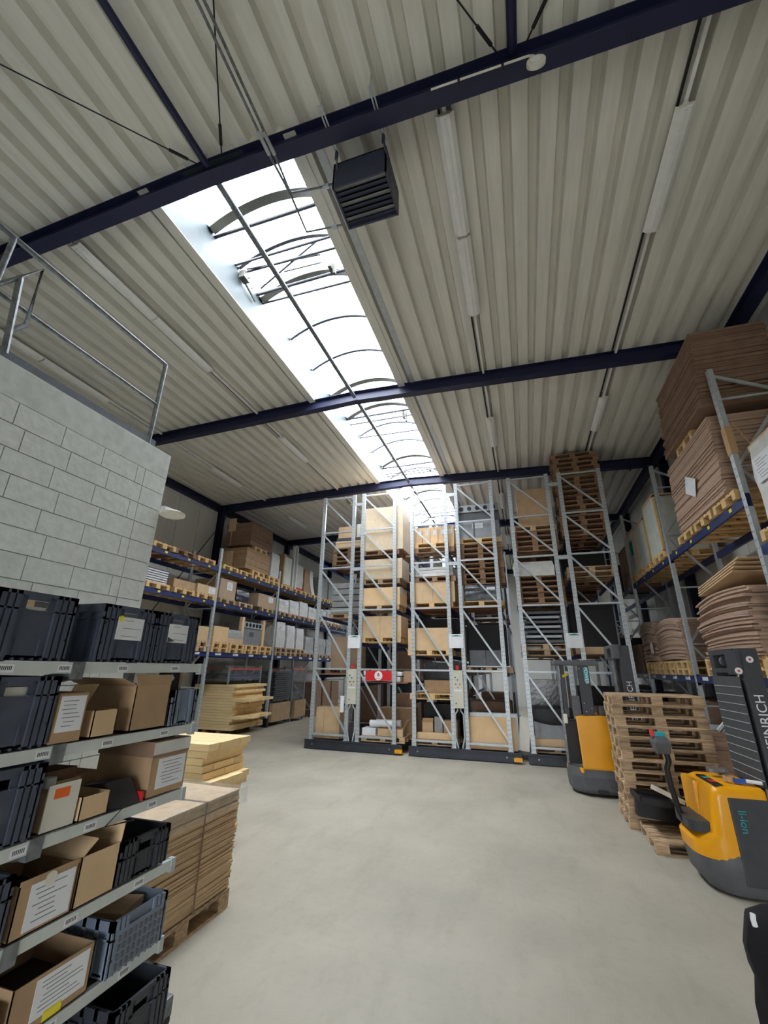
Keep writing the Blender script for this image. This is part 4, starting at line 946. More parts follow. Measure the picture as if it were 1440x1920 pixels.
for y in (-.64, .66): MB().box(.30, .42, y-.07, y+.07, 0, .92).build('corner_post', 'cardbright', mc2)
for i, y in enumerate((15.5, 16.3, 17.1)):
    lp(y, A3, 'lower pallet under the tall white wrapped pairs', 'pallet', 'pallets under tall white pairs'); lp(y, A3+.147, 'upper pallet under the tall white wrapped pairs', 'pallet', 'pallets under tall white pairs upper')
    wrapped('tall white wrapped parcel pair on the lower level', (LXC+.1, y, A3+.294), (.9, .66, .95-.06*i), 'wrapwhite', papers=[('+x', .05, .74, .3, .2)], group='tall white wrapped pairs')
for i, y in enumerate((18.0, 19.3, 20.2, 21.1, 23.0)):
    lp(y, A3, 'pallet in the far run of the lower racking level', 'pallet', 'far lower pallets'); wrapped('grey wrapped goods in the far run of the lower level', (LXC+.05, y, A3+.145), (1.0, .8, .7), 'wrapgrey', group='far lower grey goods')
# ground level under the racking
def wire_cage(label, y0, y1, h, x0=-10.25, x1=-9.25):
    r = thing('wrapped_rack', label, 'rack', ((x0+x1)/2, (y0+y1)/2, 0)); X = (x1-x0)/2; Y = (y1-y0)/2
    for y in (-Y, Y):
        for x in (-X, X): MB().box(x-.025, x+.025, y-.025, y+.025, 0, h).build('post', 'steel', r)
    for z in (h-.06, h*.55, .2):
        for x in (-X, X): MB().box(x-.02, x+.02, -Y, Y, z-.05, z).build('red_beam', 'redpaint' if z > h*.6 else 'rackblue', r)
    MB().box(-X, X, -Y, Y, .2, .22).build('tray', 'truckgrey', r)
    MB().box(-X+.1, X-.1, -Y+.1, Y-.1, .22, h*.5).build('goods', 'wrapblack', r)
    MB().box(-X-.03, X+.03, -Y-.03, Y+.03, .1, h+.02).build('stretch_film', 'film', r); return r
wc = wire_cage('film-wrapped low frame with red top rail resting on the yellow planks', 12.75, 14.6, .56, -10.5, -9.35); wc.location.z = 1.495
for i, (y0, y1, h) in enumerate(((15.15, 16.6, 1.95), (16.85, 17.9, 2.05))):
    wire_cage(['black film-wrapped pile with red rail past the timber', 'second black film-wrapped pile with red rails past the timber'][i], y0, y1, h)
    carton(['brown carton base before the black film-wrapped pile past the timber', 'brown carton base before the second black film-wrapped pile'][i], (-9.15, (y0+y1)/2, .145), (.12, y1-y0-.1, .62), 'cardbrown', tape=False)
for i in range(14):
    z = .85+i*.075; o = MB().box(-.5, .5, -.62, .62, 0, .06).build('wrapped_slab', 'wrapblack', None, loc=(-9.62+.03*(i % 2), 15.85+.02*(i % 3), z)); tag(o, 'black wrapped slab in the pile past the timber', 'slab', 'black slabs past the timber')
for y in (19.25, 20.25, 21.25): carton('dark carton on the floor far along under the racking', (-9.75, y, 0), (1.0, .85, 1.4), 'carddark', tape=False, group='dark floor cartons under racking')

# ================================================================ TIMBER STACKS
def timber(name, label, x0, x1, y0, y1, z0, rows, cols, th, axis='x', stick=.35, seed=1):
    rr = random.Random(seed); r = thing(name, label, 'timber stack', ((x0+x1)/2, (y0+y1)/2, z0)); me = unit('lumber')
    for i in range(rows):
        sh = rr.uniform(-.02, .02); big = stick*rr.choice([0, .1, .25, .5, 1, .0]) if i > 1 else stick*rr.random()*.4
        for j in range(cols):
            if axis == 'x':
                wy = (y1-y0)/cols; off = big*rr.uniform(.55, 1.0)
                link('plank', me, r, (sh+off/2, -(y1-y0)/2+wy*(j+.5), i*th), (x1-x0+off, wy*.97, th*.94), (0, 0, rr.uniform(-.006, .006)))
    return r
timber('timber_stack', 'large stack of fresh yellow planks poking out from under the racking', -10.66, -9.15, 12.80, 14.55, .145, 16, 5, .084, stick=.62, seed=3)
pallet((-10.1, 13.25, 0), 'pallet under the large stack of fresh yellow planks', 0, 'palletdark', 'pallets under the large timber stack'); pallet((-10.1, 14.15, 0), 'pallet under the large stack of fresh yellow planks', 0, 'palletdark', 'pallets under the large timber stack')
timber('timber_stack', 'smaller stack of fresh yellow planks behind the strapped cardboard', -5.4, -3.68, 4.75, 5.55, .145, 14, 4, .076, stick=.16, seed=9)
pallet((-4.3, 5.15, 0), 'pallet under the smaller stack of fresh yellow planks', 0, 'pallet'); 
# strapped cardboard stack beyond the shelf
pile('large strapped stack of brown cardboard sheets on a pallet beyond the shelf', -3.62, -2.83, 3.02, 4.28, .147, .93, 56, 'cardsheet', .008, strap=(.12,), film=False)
ff = thing('film_cover', 'crumpled clear film over the strapped cardboard stack', 'film', (-3.22, 3.65, .935)); MB().box(-.44, .44, -.68, .68, .012, .016).box(.44, .444, -.68, .68, -.12, .016).build('film_sheet', 'film', ff)
pallet((-3.22, 3.66, 0), 'reddish pallet under the strapped cardboard stack', PI/2, 'pallet', parts=True)
# ================================================================ RIGHT RACKING
RF, RB = 3.20, 4.06
RYS = [3.33, 6.94, 10.55, 14.15, 17.75, 21.35]
rk = static_rack('pallet_rack', 'blue and galvanised pallet racking stacked with cardboard beside the yellow trucks', RF, RB, RYS, 6.60, [2.0, 4.45], skip=lambda i, z: i == 0 and z > 4)
RXC = 3.72; B1, B2 = 2.0, 4.45
def rp(y, z, label, group=None, parts=False, mk='palletnew'): return pallet((RXC, y, z+.002), label, 0, mk, group, parts)
for y in (7.45, 8.35, 9.25): rp(y, B2, 'fresh pallet under the tall double cardboard stack', 'pallets under the tall double stack', True)
pile('lower half of the tall cardboard stack on the upper racking level', 3.12, 4.12, 7.25, 9.45, B2+.146, 5.93, 40, 'cardgrey', .018, drift=(0, -.05))
p_ = onx(1296, 912, 3.10); r = thing('delivery_note', 'white plastic pouch stuck on the lower half of the tall cardboard stack', 'pouch', (3.09, p_.y, p_.z)); MB().box(-.006, 0, -.22, .22, -.16, .16).build('pouch', 'paper', r); r.rotation_euler = (.5, 0, 0)
rp(8.3, 5.935, 'thin pallet between the halves of the tall cardboard stack', None, True)
pile('upper half of the tall cardboard stack reaching up to the roof', 3.05, 4.12, 7.15, 9.1, 6.085, 7.36, 40, 'carddark', .022, drift=(0, -.25), rj=.015)  # darker card colour stands in for the shading on this half
def glass_crate(label, y0, y1, z0, h):
    r = thing('glass_crate', label, 'crate', (RXC-.1, (y0+y1)/2, z0)); Y = (y1-y0)/2
    MB().box(-.475, .42, -Y+.03, Y-.03, .02, h-.03).build('glass_sheets', 'glassgoods', r)
    for y in (-Y, Y-.045):
        for x in (-.48, .43): MB().box(x, x+.05, y, y+.045, 0, h).build('corner_batten', 'palletnew', r)
    for x in (-.48, .43):
        MB().box(x, x+.05, -Y, Y, h-.045, h).build('top_batten', 'palletnew', r); MB().box(x, x+.05, -Y, Y, 0, .04).build('bottom_batten', 'palletnew', r)
    MB().box(-.48, .48, -Y, Y, h, h+.03).build('lid_board', 'palletnew', r)
    return r
gl = [('tall wooden crate of pale glass next to the cardboard stack', 10.72, 11.7, 1.35), ('wooden crate of pale glass between two other glass crates', 11.8, 12.85, 1.15), ('wooden crate of pale glass with a green mark beside the far upright', 12.95, 14.0, 1.2)]
for i, (lab, a, b, h) in enumerate(gl):
    g = glass_crate(lab, a, b, B2+.146, h)
    if i == 2: MB().box(-.485, -.48, -.25, 0, .55, .95).build('green_mark', 'green', g); 
for y in (11.05, 11.9, 12.75, 13.6): rp(y, B2, 'fresh pallet under the glass crates', 'pallets under the glass crates')
rp(6.3, B2-.75, 'fresh pallet under the white wrapped carton beside the taped upright', None, True)
w = wrapped('white film-wrapped carton with a printed sheet beside the taped upright', (RXC, 6.15, B2-.6), (1.1, .85, 1.15), 'wrapwhite', papers=[('-x', .1, .75, .45, .35)])
for i in range(2):
    MB().box(-.5, .5, -.44, .44, 1.1+.04*i, 1.14+.04*i).build('card_lid', 'card', w)
mb = MB(); o = MB().box(RF-.03, RF+.03, 3.4, 6.87, B2-.89, B2-.76).build('rack_beam', 'rackblue'); tag(o, 'lower blue beam carrying the white wrapped carton', 'beam')
o = MB().box(RB-.03, RB+.03, 3.4, 6.87, B2-.89, B2-.76).build('rack_beam', 'rackblue'); tag(o, 'rear blue beam behind the white wrapped carton', 'beam')
# brown tape wound round the near upright
tp = thing('packing_tape', 'loose brown packing tape wound round the slotted upright', 'tape', (RF, 6.90, 5.1)); MB().box(-.046, -.042, -.02, .10, 0, .45).box(.042, .046, -.02, .10, 0, .45).box(-.046, .046, -.024, -.02, 0, .45).build('tape_wrap', 'tape', tp); MB().bar((.05, -.05, .5), (.24, -.1, -.1), .05, .004).bar((.24, -.1, -.1), (.22, -.12, -.5), .06, .004).build('tape_tail', 'tape', tp)
# lower level stacks
for y, mk in ((7.5, 'palletnew'), (8.4, 'palletnew'), (9.3, 'palletnew')): rp(y, B1, 'lower fresh pallet under the fanned cardboard stack', 'lower pallets under the fanned stack', True); rp(y, B1+.1455, 'upper fresh pallet under the fanned cardboard stack', 'upper pallets under the fanned stack', True)
for y in (11.05, 11.95, 12.85, 13.68): rp(y, B1, 'lower pallet under the sagging cardboard stacks', 'lower pallets under the sagging stacks', False); rp(y, B1+.1455, 'upper pallet under the sagging cardboard stacks', 'upper pallets under the sagging stacks', False)
bowed_pile('fanned cardboard stack with lifted sheets above the truck mast', 3.10, 4.12, 7.45, 9.45, B1+.30, 3.30, 36, 'cardgrey', bow=.05, kick=-.0, jit=.05, fan=-.05)
r = thing('cardboard_stack', 'loose bent cardboard sheets tipped on top of the fanned stack', 'cardboard stack', (3.62, 8.45, 3.40))
for i in range(4):
    o = link('cardboard_sheet', unit('card'), r, (0, -.05*i, .02+.045*i), (1.05, 1.5, .02), (-.10-.015*i, .03, .02*i))
bowed_pile('sagging brown cardboard stack on doubled pallets by the rack upright', 3.12, 4.12, 10.68, 12.5, B1+.30, 3.18, 26, 'cardgrey', bow=.10, jit=.02)
bowed_pile('narrow sagging cardboard stack next to the far rack upright', 3.12, 4.12, 12.72, 14.05, B1+.30, 3.28, 24, 'cardgrey', bow=.08, jit=.03)
o = MB().box(-.01, 0, -.10, .10, -.13, .13).build('hanging_tag', 'cream', None, loc=(3.06, 12.9, 2.62)); tag(o, 'pale yellow tag hanging at the narrow sagging cardboard stack', 'tag')
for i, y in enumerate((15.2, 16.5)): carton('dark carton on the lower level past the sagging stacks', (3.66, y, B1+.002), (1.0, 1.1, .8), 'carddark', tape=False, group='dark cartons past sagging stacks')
# floor goods under the right racking
carton('big brown flat-sided carton on the floor under the truck-side racking', (3.74, 8.75, .0), (.75, 2.0, 1.35), 'cardbrown', tape=False)
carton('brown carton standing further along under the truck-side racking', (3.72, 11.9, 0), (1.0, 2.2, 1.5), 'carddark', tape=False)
carton('brown carton standing past the rack upright under the truck-side racking', (3.72, 13.4, 0), (1.0, .6, 1.2), 'cardbrown', tape=False)
pile('low stack of brown cardboard flats between pallets and mast', 2.45, 3.25, 8.75, 9.95, .147, 1.18, 16, 'cardgrey', .02); pallet((2.85, 9.35, 0), 'pallet under the low stack of brown cardboard flats', PI/2, 'palletdark')
o = MB().box(-.4, .4, -.3, .3, 0, .03).build('metal_sheet', 'galv', None, loc=(2.85, 9.2, 1.19)); tag(o, 'light grey panel lying on the low stack of cardboard flats', 'panel')
bp = thing('white_board', 'white board with blue edges leaning on the low stack of flats', 'board', (2.75, 8.72, 1.22)); T = Matrix.Rotation(.75, 4, 'Y'); MB().box(0, .04, -.02, .02, 0, .55, 0, T).build('board', 'paper', bp); MB().box(.04, .055, -.02, .02, 0, .55, 0, T).build('edge', 'rackblue', bp)

# ================================================================ PALLET STACK BESIDE THE TRUCKS
DK = ['carddark', 'wrapblack', 'dark', 'cardbrown']  # dark goods added to darken the gaps in the far racking
for i, (y, z, h) in enumerate(((15.2, B2, 1.3), (16.6, B2, 1.0), (15.2, .0, 1.5), (16.6, 0, 1.4), (18.6, 0, 1.6), (18.8, B1, 1.2), (20.2, B1, 1.4))):
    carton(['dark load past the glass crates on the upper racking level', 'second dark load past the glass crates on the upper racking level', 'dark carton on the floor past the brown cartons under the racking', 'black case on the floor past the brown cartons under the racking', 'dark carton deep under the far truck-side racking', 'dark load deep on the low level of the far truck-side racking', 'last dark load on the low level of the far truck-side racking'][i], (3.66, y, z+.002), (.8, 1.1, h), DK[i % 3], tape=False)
rr = random.Random(21)
for i in range(12):
    pallet((1.78+rr.uniform(-.02, .02)+.004*i*0, 8.20+rr.uniform(-.02, .02), .1445*i), 'worn pallet of the tall stack between the two yellow trucks', rr.uniform(-.012, .012), 'pallet', 'tall floor stack of pallets', True)
pallet((1.88, 7.34, 0), 'single worn pallet on the floor before the tall pallet stack', 0, 'pallet', None, True)
mb = MB()
tray = thing('black_tray', 'black plastic tray tipped on the single floor pallet', 'tray', (1.62, 7.45, .20))
T = Matrix.Rotation(.10, 4, 'Y') @ Matrix.Rotation(-.05, 4, 'X')
MB().box(-.42, .42, -.30, .30, .22, .24, 0, T).box(-.42, .42, -.30, -.28, .24, .29, 0, T).box(-.42, .42, .28, .30, .24, .29, 0, T).box(-.42, -.40, -.30, .30, .24, .29, 0, T).box(.40, .42, -.30, .30, .24, .29, 0, T).build('tray_shell', 'dark', tray)
MB().box(-.38, .38, .10, .26, .0, .22, 0, T).build('foot', 'dark', tray)
o = MB().box(-.25, .25, -.02, .02, 0, .14).build('grey_offcut', 'cream', None, loc=(1.98, 7.08, .16)); o.rotation_euler = (-.5, 0, .1); tag(o, 'pale board offcut lying on the single floor pallet', 'board')
lk = thing('sign_pole', 'thin grey pole with a pale yellow bar leaning over the floor pallet', 'pole', (1.72, 6.98, .15)); MB().tube([(0, 0, 0), (-.06, .02, .3), (-.22, .06, .5)], .012, 6).build('pole', 'truckgrey', lk); MB().bar((-.36, .05, .55), (-.02, .04, .40), .03, .05).build('yellow_bar', 'cream', lk)

# ================================================================ TRUCKS
def rrect(x0, x1, y0, y1, z, ch, n=4):
    # rounded plan outline; ch = corner radii for (x0y0, x1y0, x1y1, x0y1)
    pts = []
    for (cx, cy, a0, r) in ((x0, y0, PI, ch[0]), (x1, y0, 1.5*PI, ch[1]), (x1, y1, 0, ch[2]), (x0, y1, .5*PI, ch[3])):
        ox = cx+r if cx == x0 else cx-r; oy = cy+r if cy == y0 else cy-r
        for k in range(n+1):
            a = a0+k*.5*PI/n; pts.append((ox+r*math.cos(a), oy+r*math.sin(a), z))
    return pts
# pedestrian stacker, tiller towards the aisle, forks towards the racking
tb = thing('pallet_stacker', 'yellow and charcoal pedestrian stacker with tiller and mesh-guarded mast beside the pallets', 'forklift', (1.50, 5.96, 0), .03)
L, Wd = .72, .80
r4 = (.30, .02, .02, .30)
_rr = rrect
def rrect(x0, x1, y0, y1, z, ch, n=7): return _rr(x0, x1, y0, y1, z, ch, n)
MB().loft([rrect(.10, L, .03, Wd-.03, .02, (.26, .02, .02, .26)), rrect(.03, L, .0, Wd, .10, r4), rrect(.0, L, -.01, Wd+.01, .30, r4), rrect(.02, L, 0, Wd, .36, r4)]).build('chassis_skirt', 'truckgrey', tb, smooth=True)
hood = MB().loft([rrect(.0, L-.02, .0, Wd, .30, (.28, .03, .03, .28)), rrect(-.01, L-.02, .0, Wd, .42, (.28, .03, .03, .28)), rrect(.05, L-.02, .0, Wd, .47, (.24, .03, .03, .24)), rrect(.16, L-.02, .0, Wd, .52, (.10, .03, .03, .10)), rrect(.20, L-.02, .01, Wd-.01, .86, (.08, .03, .03, .08)), rrect(.23, L-.02, .02, Wd-.02, .93, (.08, .03, .03, .08)), rrect(.28, L-.04, .05, Wd-.05, .955, (.06, .03, .03, .06))])
hb = hood.build('hood', 'yellow', tb, smooth=True)
MB().box(.16, .24, Wd*.5-.02, Wd-.02, .50, .93).build('hood_cheek', 'yellow', tb, bevel=.03)
MB().box(.34, L+.02, -.014, .02, .12, .86).build('battery_side_panel', 'truckdark', tb, bevel=.012)
text('panel_mark', 'li-ion', .10, 'teal', tb, (.43, -.0165, .66), (PI/2, PI/2, 0))
MB().loft([rrect(-.012, .22, .12, Wd-.12, .50, (.10, .02, .02, .10)), rrect(-.012, .22, .12, Wd-.12, .60, (.10, .02, .02, .10))]).build('bumper_pad', 'truckdark', tb)
MB().box(.225, .232, .06, .20, .60, .78).build('notice_sticker', 'paper', tb)
MB().box(.222, .232, .04, .055, .52, .74).build('panel_slot', 'dark', tb)
text('hood_lettering', 'JUNGHEINRICH', .035, 'dark', tb, (.205, .17, .55), (PI/2, 0, -PI/2))
con = MB().box(.26, .34, .05, .55, .945, .965).build('display_strip', 'dark', tb)
MB().box(.27, .33, .16, .26, .965, .969).build('red_display', 'redpaint', con); MB().box(.27, .33, .34, .42, .965, .969).build('green_display', 'green', con)
MB().box(.52, .62, .62, .72, .957, 1.02).build('battery_plug', 'galvdark', tb)
pm = [(.02, .40, .50), (-.02, .40, .62), (-.055, .40, .85), (-.065, .40, 1.02), (-.03, .40, 1.10), (-.05, .40, 1.28)]
tl = MB().tube(pm, .030, 10).build('tiller_arm', 'dark', tb, smooth=True)
MB().loft([[(-.15, .33, 1.18), (-.01, .33, 1.18), (-.01, .47, 1.18), (-.15, .47, 1.18)], [(-.17, .27, 1.30), (.0, .27, 1.30), (.0, .53, 1.30), (-.17, .53, 1.30)], [(-.14, .31, 1.36), (-.03, .31, 1.36), (-.03, .49, 1.36), (-.14, .49, 1.36)]]).build('tiller_head', 'truckgrey', tb, bevel=.015)
MB().box(-.14, -.03, .33, .47, 1.355, 1.40).build('tiller_control', 'teal', tb, bevel=.012); MB().box(-.17, -.135, .35, .45, 1.35, 1.42).build('reverse_switch', 'redpaint', tb, bevel=.01)
# mast
mx0, mx1, mh = .76, .94, 2.33
for y, mk in ((0, 'truckdark'), (Wd-.11, 'truckdark')):
    MB().box(mx0, mx1, y, y+.11, .05, mh).build('mast_upright', mk, tb, bevel=.006)
MB().box(mx0+.03, mx0+.08, .11, .19, .1, mh-.3).box(mx0+.03, mx0+.08, Wd-.19, Wd-.11, .1, mh-.3).build('inner_mast', 'dark', tb)
ch = MB().box(mx0-.02, mx0+.10, .10, Wd-.10, mh-.06, mh).box(mx0-.02, mx0+.10, .10, Wd-.10, mh-.26, mh-.21).box(mx0-.03, mx0+.02, .0, .28, mh-.28, mh-.02).build('mast_crosshead', 'truckdark', tb)
MB().tube([(mx0+.05, Wd*.5, .2), (mx0+.05, Wd*.5, mh-.1)], .04, 10).build('lift_cylinder', 'dark', tb, smooth=True)
MB().disc((mx0+.05, Wd*.62, mh-.13), .06, .05, 'y', 16).build('chain_pulley', 'galvdark', tb)
gd = MB().box(mx0-.035, mx0-.03, .04, Wd-.05, .95, mh-.30).build('mast_guard', 'mesh', tb)
for i in range(11): MB().tube([(mx0-.038, .05, 1.02+i*.09), (mx0-.038, Wd-.06, 1.02+i*.09)], .004, 6).build('guard_wire', 'galv', gd)
text('mast_lettering', 'JUNGHEINRICH', .13, 'paper', tb, ((mx0+mx1)/2, -.003, 1.40), (PI/2, -PI/2, 0))
for (x, z) in ((.85, mh-.12), (.72, mh-.24)): MB().disc((x, -.004 if x > .76 else -.004, z), .035, .006, 'y', 18).build('warning_disc', 'paper', tb); MB().disc((x, -.008, z), .012, .003, 'y', 12).build('warning_symbol', 'redpaint', tb)
for y in (.12, .52): MB().box(mx1+.02, 1.75, y, y+.16, .07, .13).build('fork', 'truckdark', tb)
MB().box(mx1, mx1+.04, .08, Wd-.08, .08, .55).build('fork_carriage', 'truckdark', tb)
for x, y in ((.25, .2), (.25, .6), (1.6, .2), (1.6, .6)): MB().disc((x, y, .055), .055, .06, 'y', 16).build('wheel', 'dark', tb)
# things left on top of the hood
tp = thing('tape_roll', 'brown tape roll lying on the yellow stacker hood', 'tape roll', (1.97, 6.22, .967))
mb = MB(); rg = []
for k in range(25):
    a = 2*PI*k/24; rg.append([(math.cos(a)*q, math.sin(a)*q, zz) for q, zz in ((.035, 0), (.055, 0), (.055, .05), (.035, .05))])
mb.loft(rg, cap=False).build('tape_ring', 'tape', tp)
MB().box(.02, .17, -.09, -.05, .0, .04).build('dispenser_handle', 'blueglove', tp); MB().tube([(.12, -.1, .03), (.24, -.16, .03)], .018, 8).build('grip', 'paper', tp)
o = MB().box(-.08, .08, -.05, .05, 0, .04).build('strap_buckle', 'galvdark', None, bevel=.008, loc=(1.95, 6.50, 1.0)); tag(o, 'grey metal buckle lying on the yellow stacker hood', 'buckle')
# stand-on truck beyond the pallet stack
ta = thing('stand_on_truck', 'yellow stand-on warehouse truck with grey overhead guard before the mobile racks', 'forklift', (.56, 9.36, 0), .03)
L, Wd = 1.05, .84
pl = lambda e, z: [(.24-e, -e, z), (L+e, -e, z), (L+e, Wd+e, z), (.24-e, Wd+e, z), (.06-e, Wd*.86, z), (-e, Wd*.62, z), (-e, Wd*.42, z), (.04-e, .20, z)]
MB().loft([pl(-.05, .04), pl(0, .10), pl(.015, .30), pl(0, .44)]).build('chassis_skirt', 'truckgrey', ta)
MB().box(.42, .58, -.022, -.01, .06, .12).build('step_plate', 'dark', ta)
hood = MB().loft([[(.22, -.012, .42), (.66, -.012, .42), (.78, -.012, .40), (L, -.012, .30), (L, Wd, .30), (.6, Wd, .42)], [(.20, -.012, 1.28), (.66, -.012, 1.33), (.78, -.012, 1.32), (L, -.012, 1.24), (L, Wd, 1.24), (.6, Wd, 1.3)]])
hood.build('body_panel', 'yellow', ta, bevel=.03)
MB().loft([[(-.01, .36, .36), (.22, -.012, .36), (.24, .0, .36), (.03, .38, .36)], [(-.01, .36, .44), (.22, -.012, .44), (.24, .0, .44), (.03, .38, .44)]]).build('entry_lip', 'yellow', ta)
MB().box(.04, .5, .38, Wd-.02, .44, 1.15).build('operator_bay', 'dark', ta)
MB().box(-.0, .04, .36, .40, .44, 2.18).build('cab_pillar', 'galvdark', ta); MB().box(.06, .14, .36, .44, 1.22, 2.18).build('cab_post', 'truckdark', ta)
MB().box(.02, .09, .28, .36, 1.12, 1.28).build('grab_handle', 'cream', ta, bevel=.015)
MB().box(.18, .32, .02, .14, 1.28, 1.62).build('backrest_pad', 'truckgrey', ta, bevel=.02)
gp = MB().box(.34, .54, -.012, .06, 1.30, 2.17).build('guard_post', 'truckdark', ta, bevel=.008); text('post_mark', 'POWER', .085, 'paper', gp, (.48, -.0145, 1.98), (PI/2, PI/2, 0))
MB().box(.44, .52, -.0142, -.012, 1.86, 2.11).build('teal_badge', 'teal', gp)
for x, z in ((.37, 2.10), (.50, 2.10), (.38, 1.50), (.50, 1.42), (.40, 1.36)): MB().disc((x, -.014, z), .008, .006, 'y', 8).build('bolt', 'galv', gp)
MB().box(-.06, .72, -.02, Wd-.1, 2.16, 2.24).build('overhead_guard', 'truckgrey', ta, bevel=.02)
for i in range(4): MB().box(.05+.16*i, .09+.16*i, .02, Wd-.14, 2.24, 2.26).build('guard_bar', 'truckgrey', ta)
for y in (-.02, Wd-.14): MB().box(1.10, 1.28, y, y+.14, .06, 2.52).build('mast_upright', 'truckdark', ta, bevel=.006)
MB().box(1.0, 1.16, -.02, Wd, 2.28, 2.54).build('mast_crosshead', 'truckgrey', ta, bevel=.02); MB().box(.995, .998, .2, .5, 2.32, 2.48).build('crosshead_opening', 'dark', ta)
MB().tube([(1.06, Wd*.5, .2), (1.06, Wd*.5, 2.3)], .045, 10).build('lift_cylinder', 'galvdark', ta, smooth=True)
text('mast_lettering', 'JUNGHEINRICH', .13, 'paper', ta, (1.19, -.023, 1.44), (PI/2, -PI/2, 0))
MB().box(.62, .86, .05, .3, 1.30, 1.45).build('cover_box', 'truckgrey', ta, bevel=.03)
for y in (.12, .56): MB().box(1.32, 1.75, y, y+.16, .07, .13).build('fork', 'truckdark', ta)
MB().box(1.28, 1.32, .08, Wd-.08, .08, .55).build('fork_carriage', 'truckdark', ta)
for x, y in ((.25, .42), (.95, .14), (.95, .7)): MB().disc((x, y, .07), .07, .07, 'y', 16).build('wheel', 'dark', ta)
o = MB().bar((0, 0, 0), (.10, 0, .05), .002, .05).build('yellow_tag', 'yellowtag', None, loc=(.64, 9.70, 1.95)); tag(o, 'small yellow tag hanging in the stand-on truck cab', 'tag')

# ================================================================ COAT AT THE EDGE
cs = thing('coat_stand', 'black jacket with white stripe hung on a slim stand', 'jacket', (.92, 2.45, 0))
MB().tube([(0, 0, 0), (0, 0, 1.22)], .018, 10).build('pole', 'dark', cs); MB().disc((0, 0, .015), .2, .03, 'z', 24).build('foot', 'dark', cs)
mb = MB(); rg = []
prof = [(1.205, .03, .03), (1.21, .14, .08), (1.18, .205, .11), (1.10, .225, .13), (1.04, .215, .14), (1.0, .20, .14), (.92, .212, .14), (.8, .215, .14), (.6, .21, .13), (.4, .20, .12)]
for z, a, b in prof:
    rg.append([(a*math.cos(t*2*PI/20)*(1+.06*math.sin(5*t+z*9)), b*math.sin(t*2*PI/20)*(1+.08*math.sin(4*t+z*7)), z) for t in range(20)])
jk = mb.loft(rg).build('jacket', 'blackcloth', cs, smooth=True)
SP = [ony(u, v, 2.345)-Vector((.92, 2.45, 0)) for u, v in ((1411, 1713), (1412, 1724), (1416, 1737))]
MB().tube(SP, .009, 6).build('white_stripe', 'paper', jk); MB().tube([(-.16, -.09, 1.10), (-.13, -.115, 1.0), (-.09, -.12, .92)], .022, 6).build('pocket_edge', 'dark', jk)
# ================================================================ LEFT SHELF
SX0, SX1 = -2.93, -2.30
SLV = [2.085, 1.69, 1.295, .90, .50, .105]
SYJ, SYE = 1.835, 2.82
sh = thing('shelving_unit', 'galvanised long-span shelving packed with crates and cartons before the block wall', 'shelf', (SX1, 0, 0))
for k, z in enumerate(SLV):
    for (a, b) in ((-1.2, SYJ-.03), (SYJ+.03, SYE)):
        bm = MB().box(-.03, 0, a, b, z-.055, z).build('front_beam', 'shelfmetal', sh); MB().box(SX0-SX1, SX0-SX1+.03, a, b, z-.055, z).build('rear_beam', 'galv', sh)
        d = MB().box(SX0-SX1+.03, -.03, a, b, z-.02, z-.006).build('shelf_deck', 'galvdark', sh)
        n = 3 if a < 0 else 2
        for i in range(n):
            yy = (1.2+i*.28 if a < 0 else 2.12+i*.42)
            q = MB().box(0, .0012, yy-.035, yy+.035, z-.048, z-.012)
            for t in range(7): q.box(.0012, .0016, yy-.028+t*.008, yy-.028+t*.008+.004, z-.038, z-.02, 1)
            q.build('barcode_label', ['paper', 'dark'], bm)
    MB().box(-.035, .004, SYJ-.035, SYJ+.035, z-.085, z+.004).build('beam_connector', 'galvdark', sh); MB().bar((-.02, SYJ, z-.06), (SX0-SX1+.03, SYJ, z-.16), .035, .05).build('support_arm', 'galvdark', sh)
    MB().box(-.035, .004, SYE-.03, SYE+.004, z-.07, z+.004).build('beam_connector', 'galv', sh)
for y in (-1.2, SYJ, SYE-.03): MB().box(SX0-SX1-.05, SX0-SX1, y-.03, y+.03, 0, 2.2).build('rear_upright', 'galvdark', sh)
MB().bar((SX0-SX1+.01, SYJ-.2, 1.295), (SX0-SX1+.01, SYJ, 1.6), .012, .012).build('cross_brace', 'dark', sh)

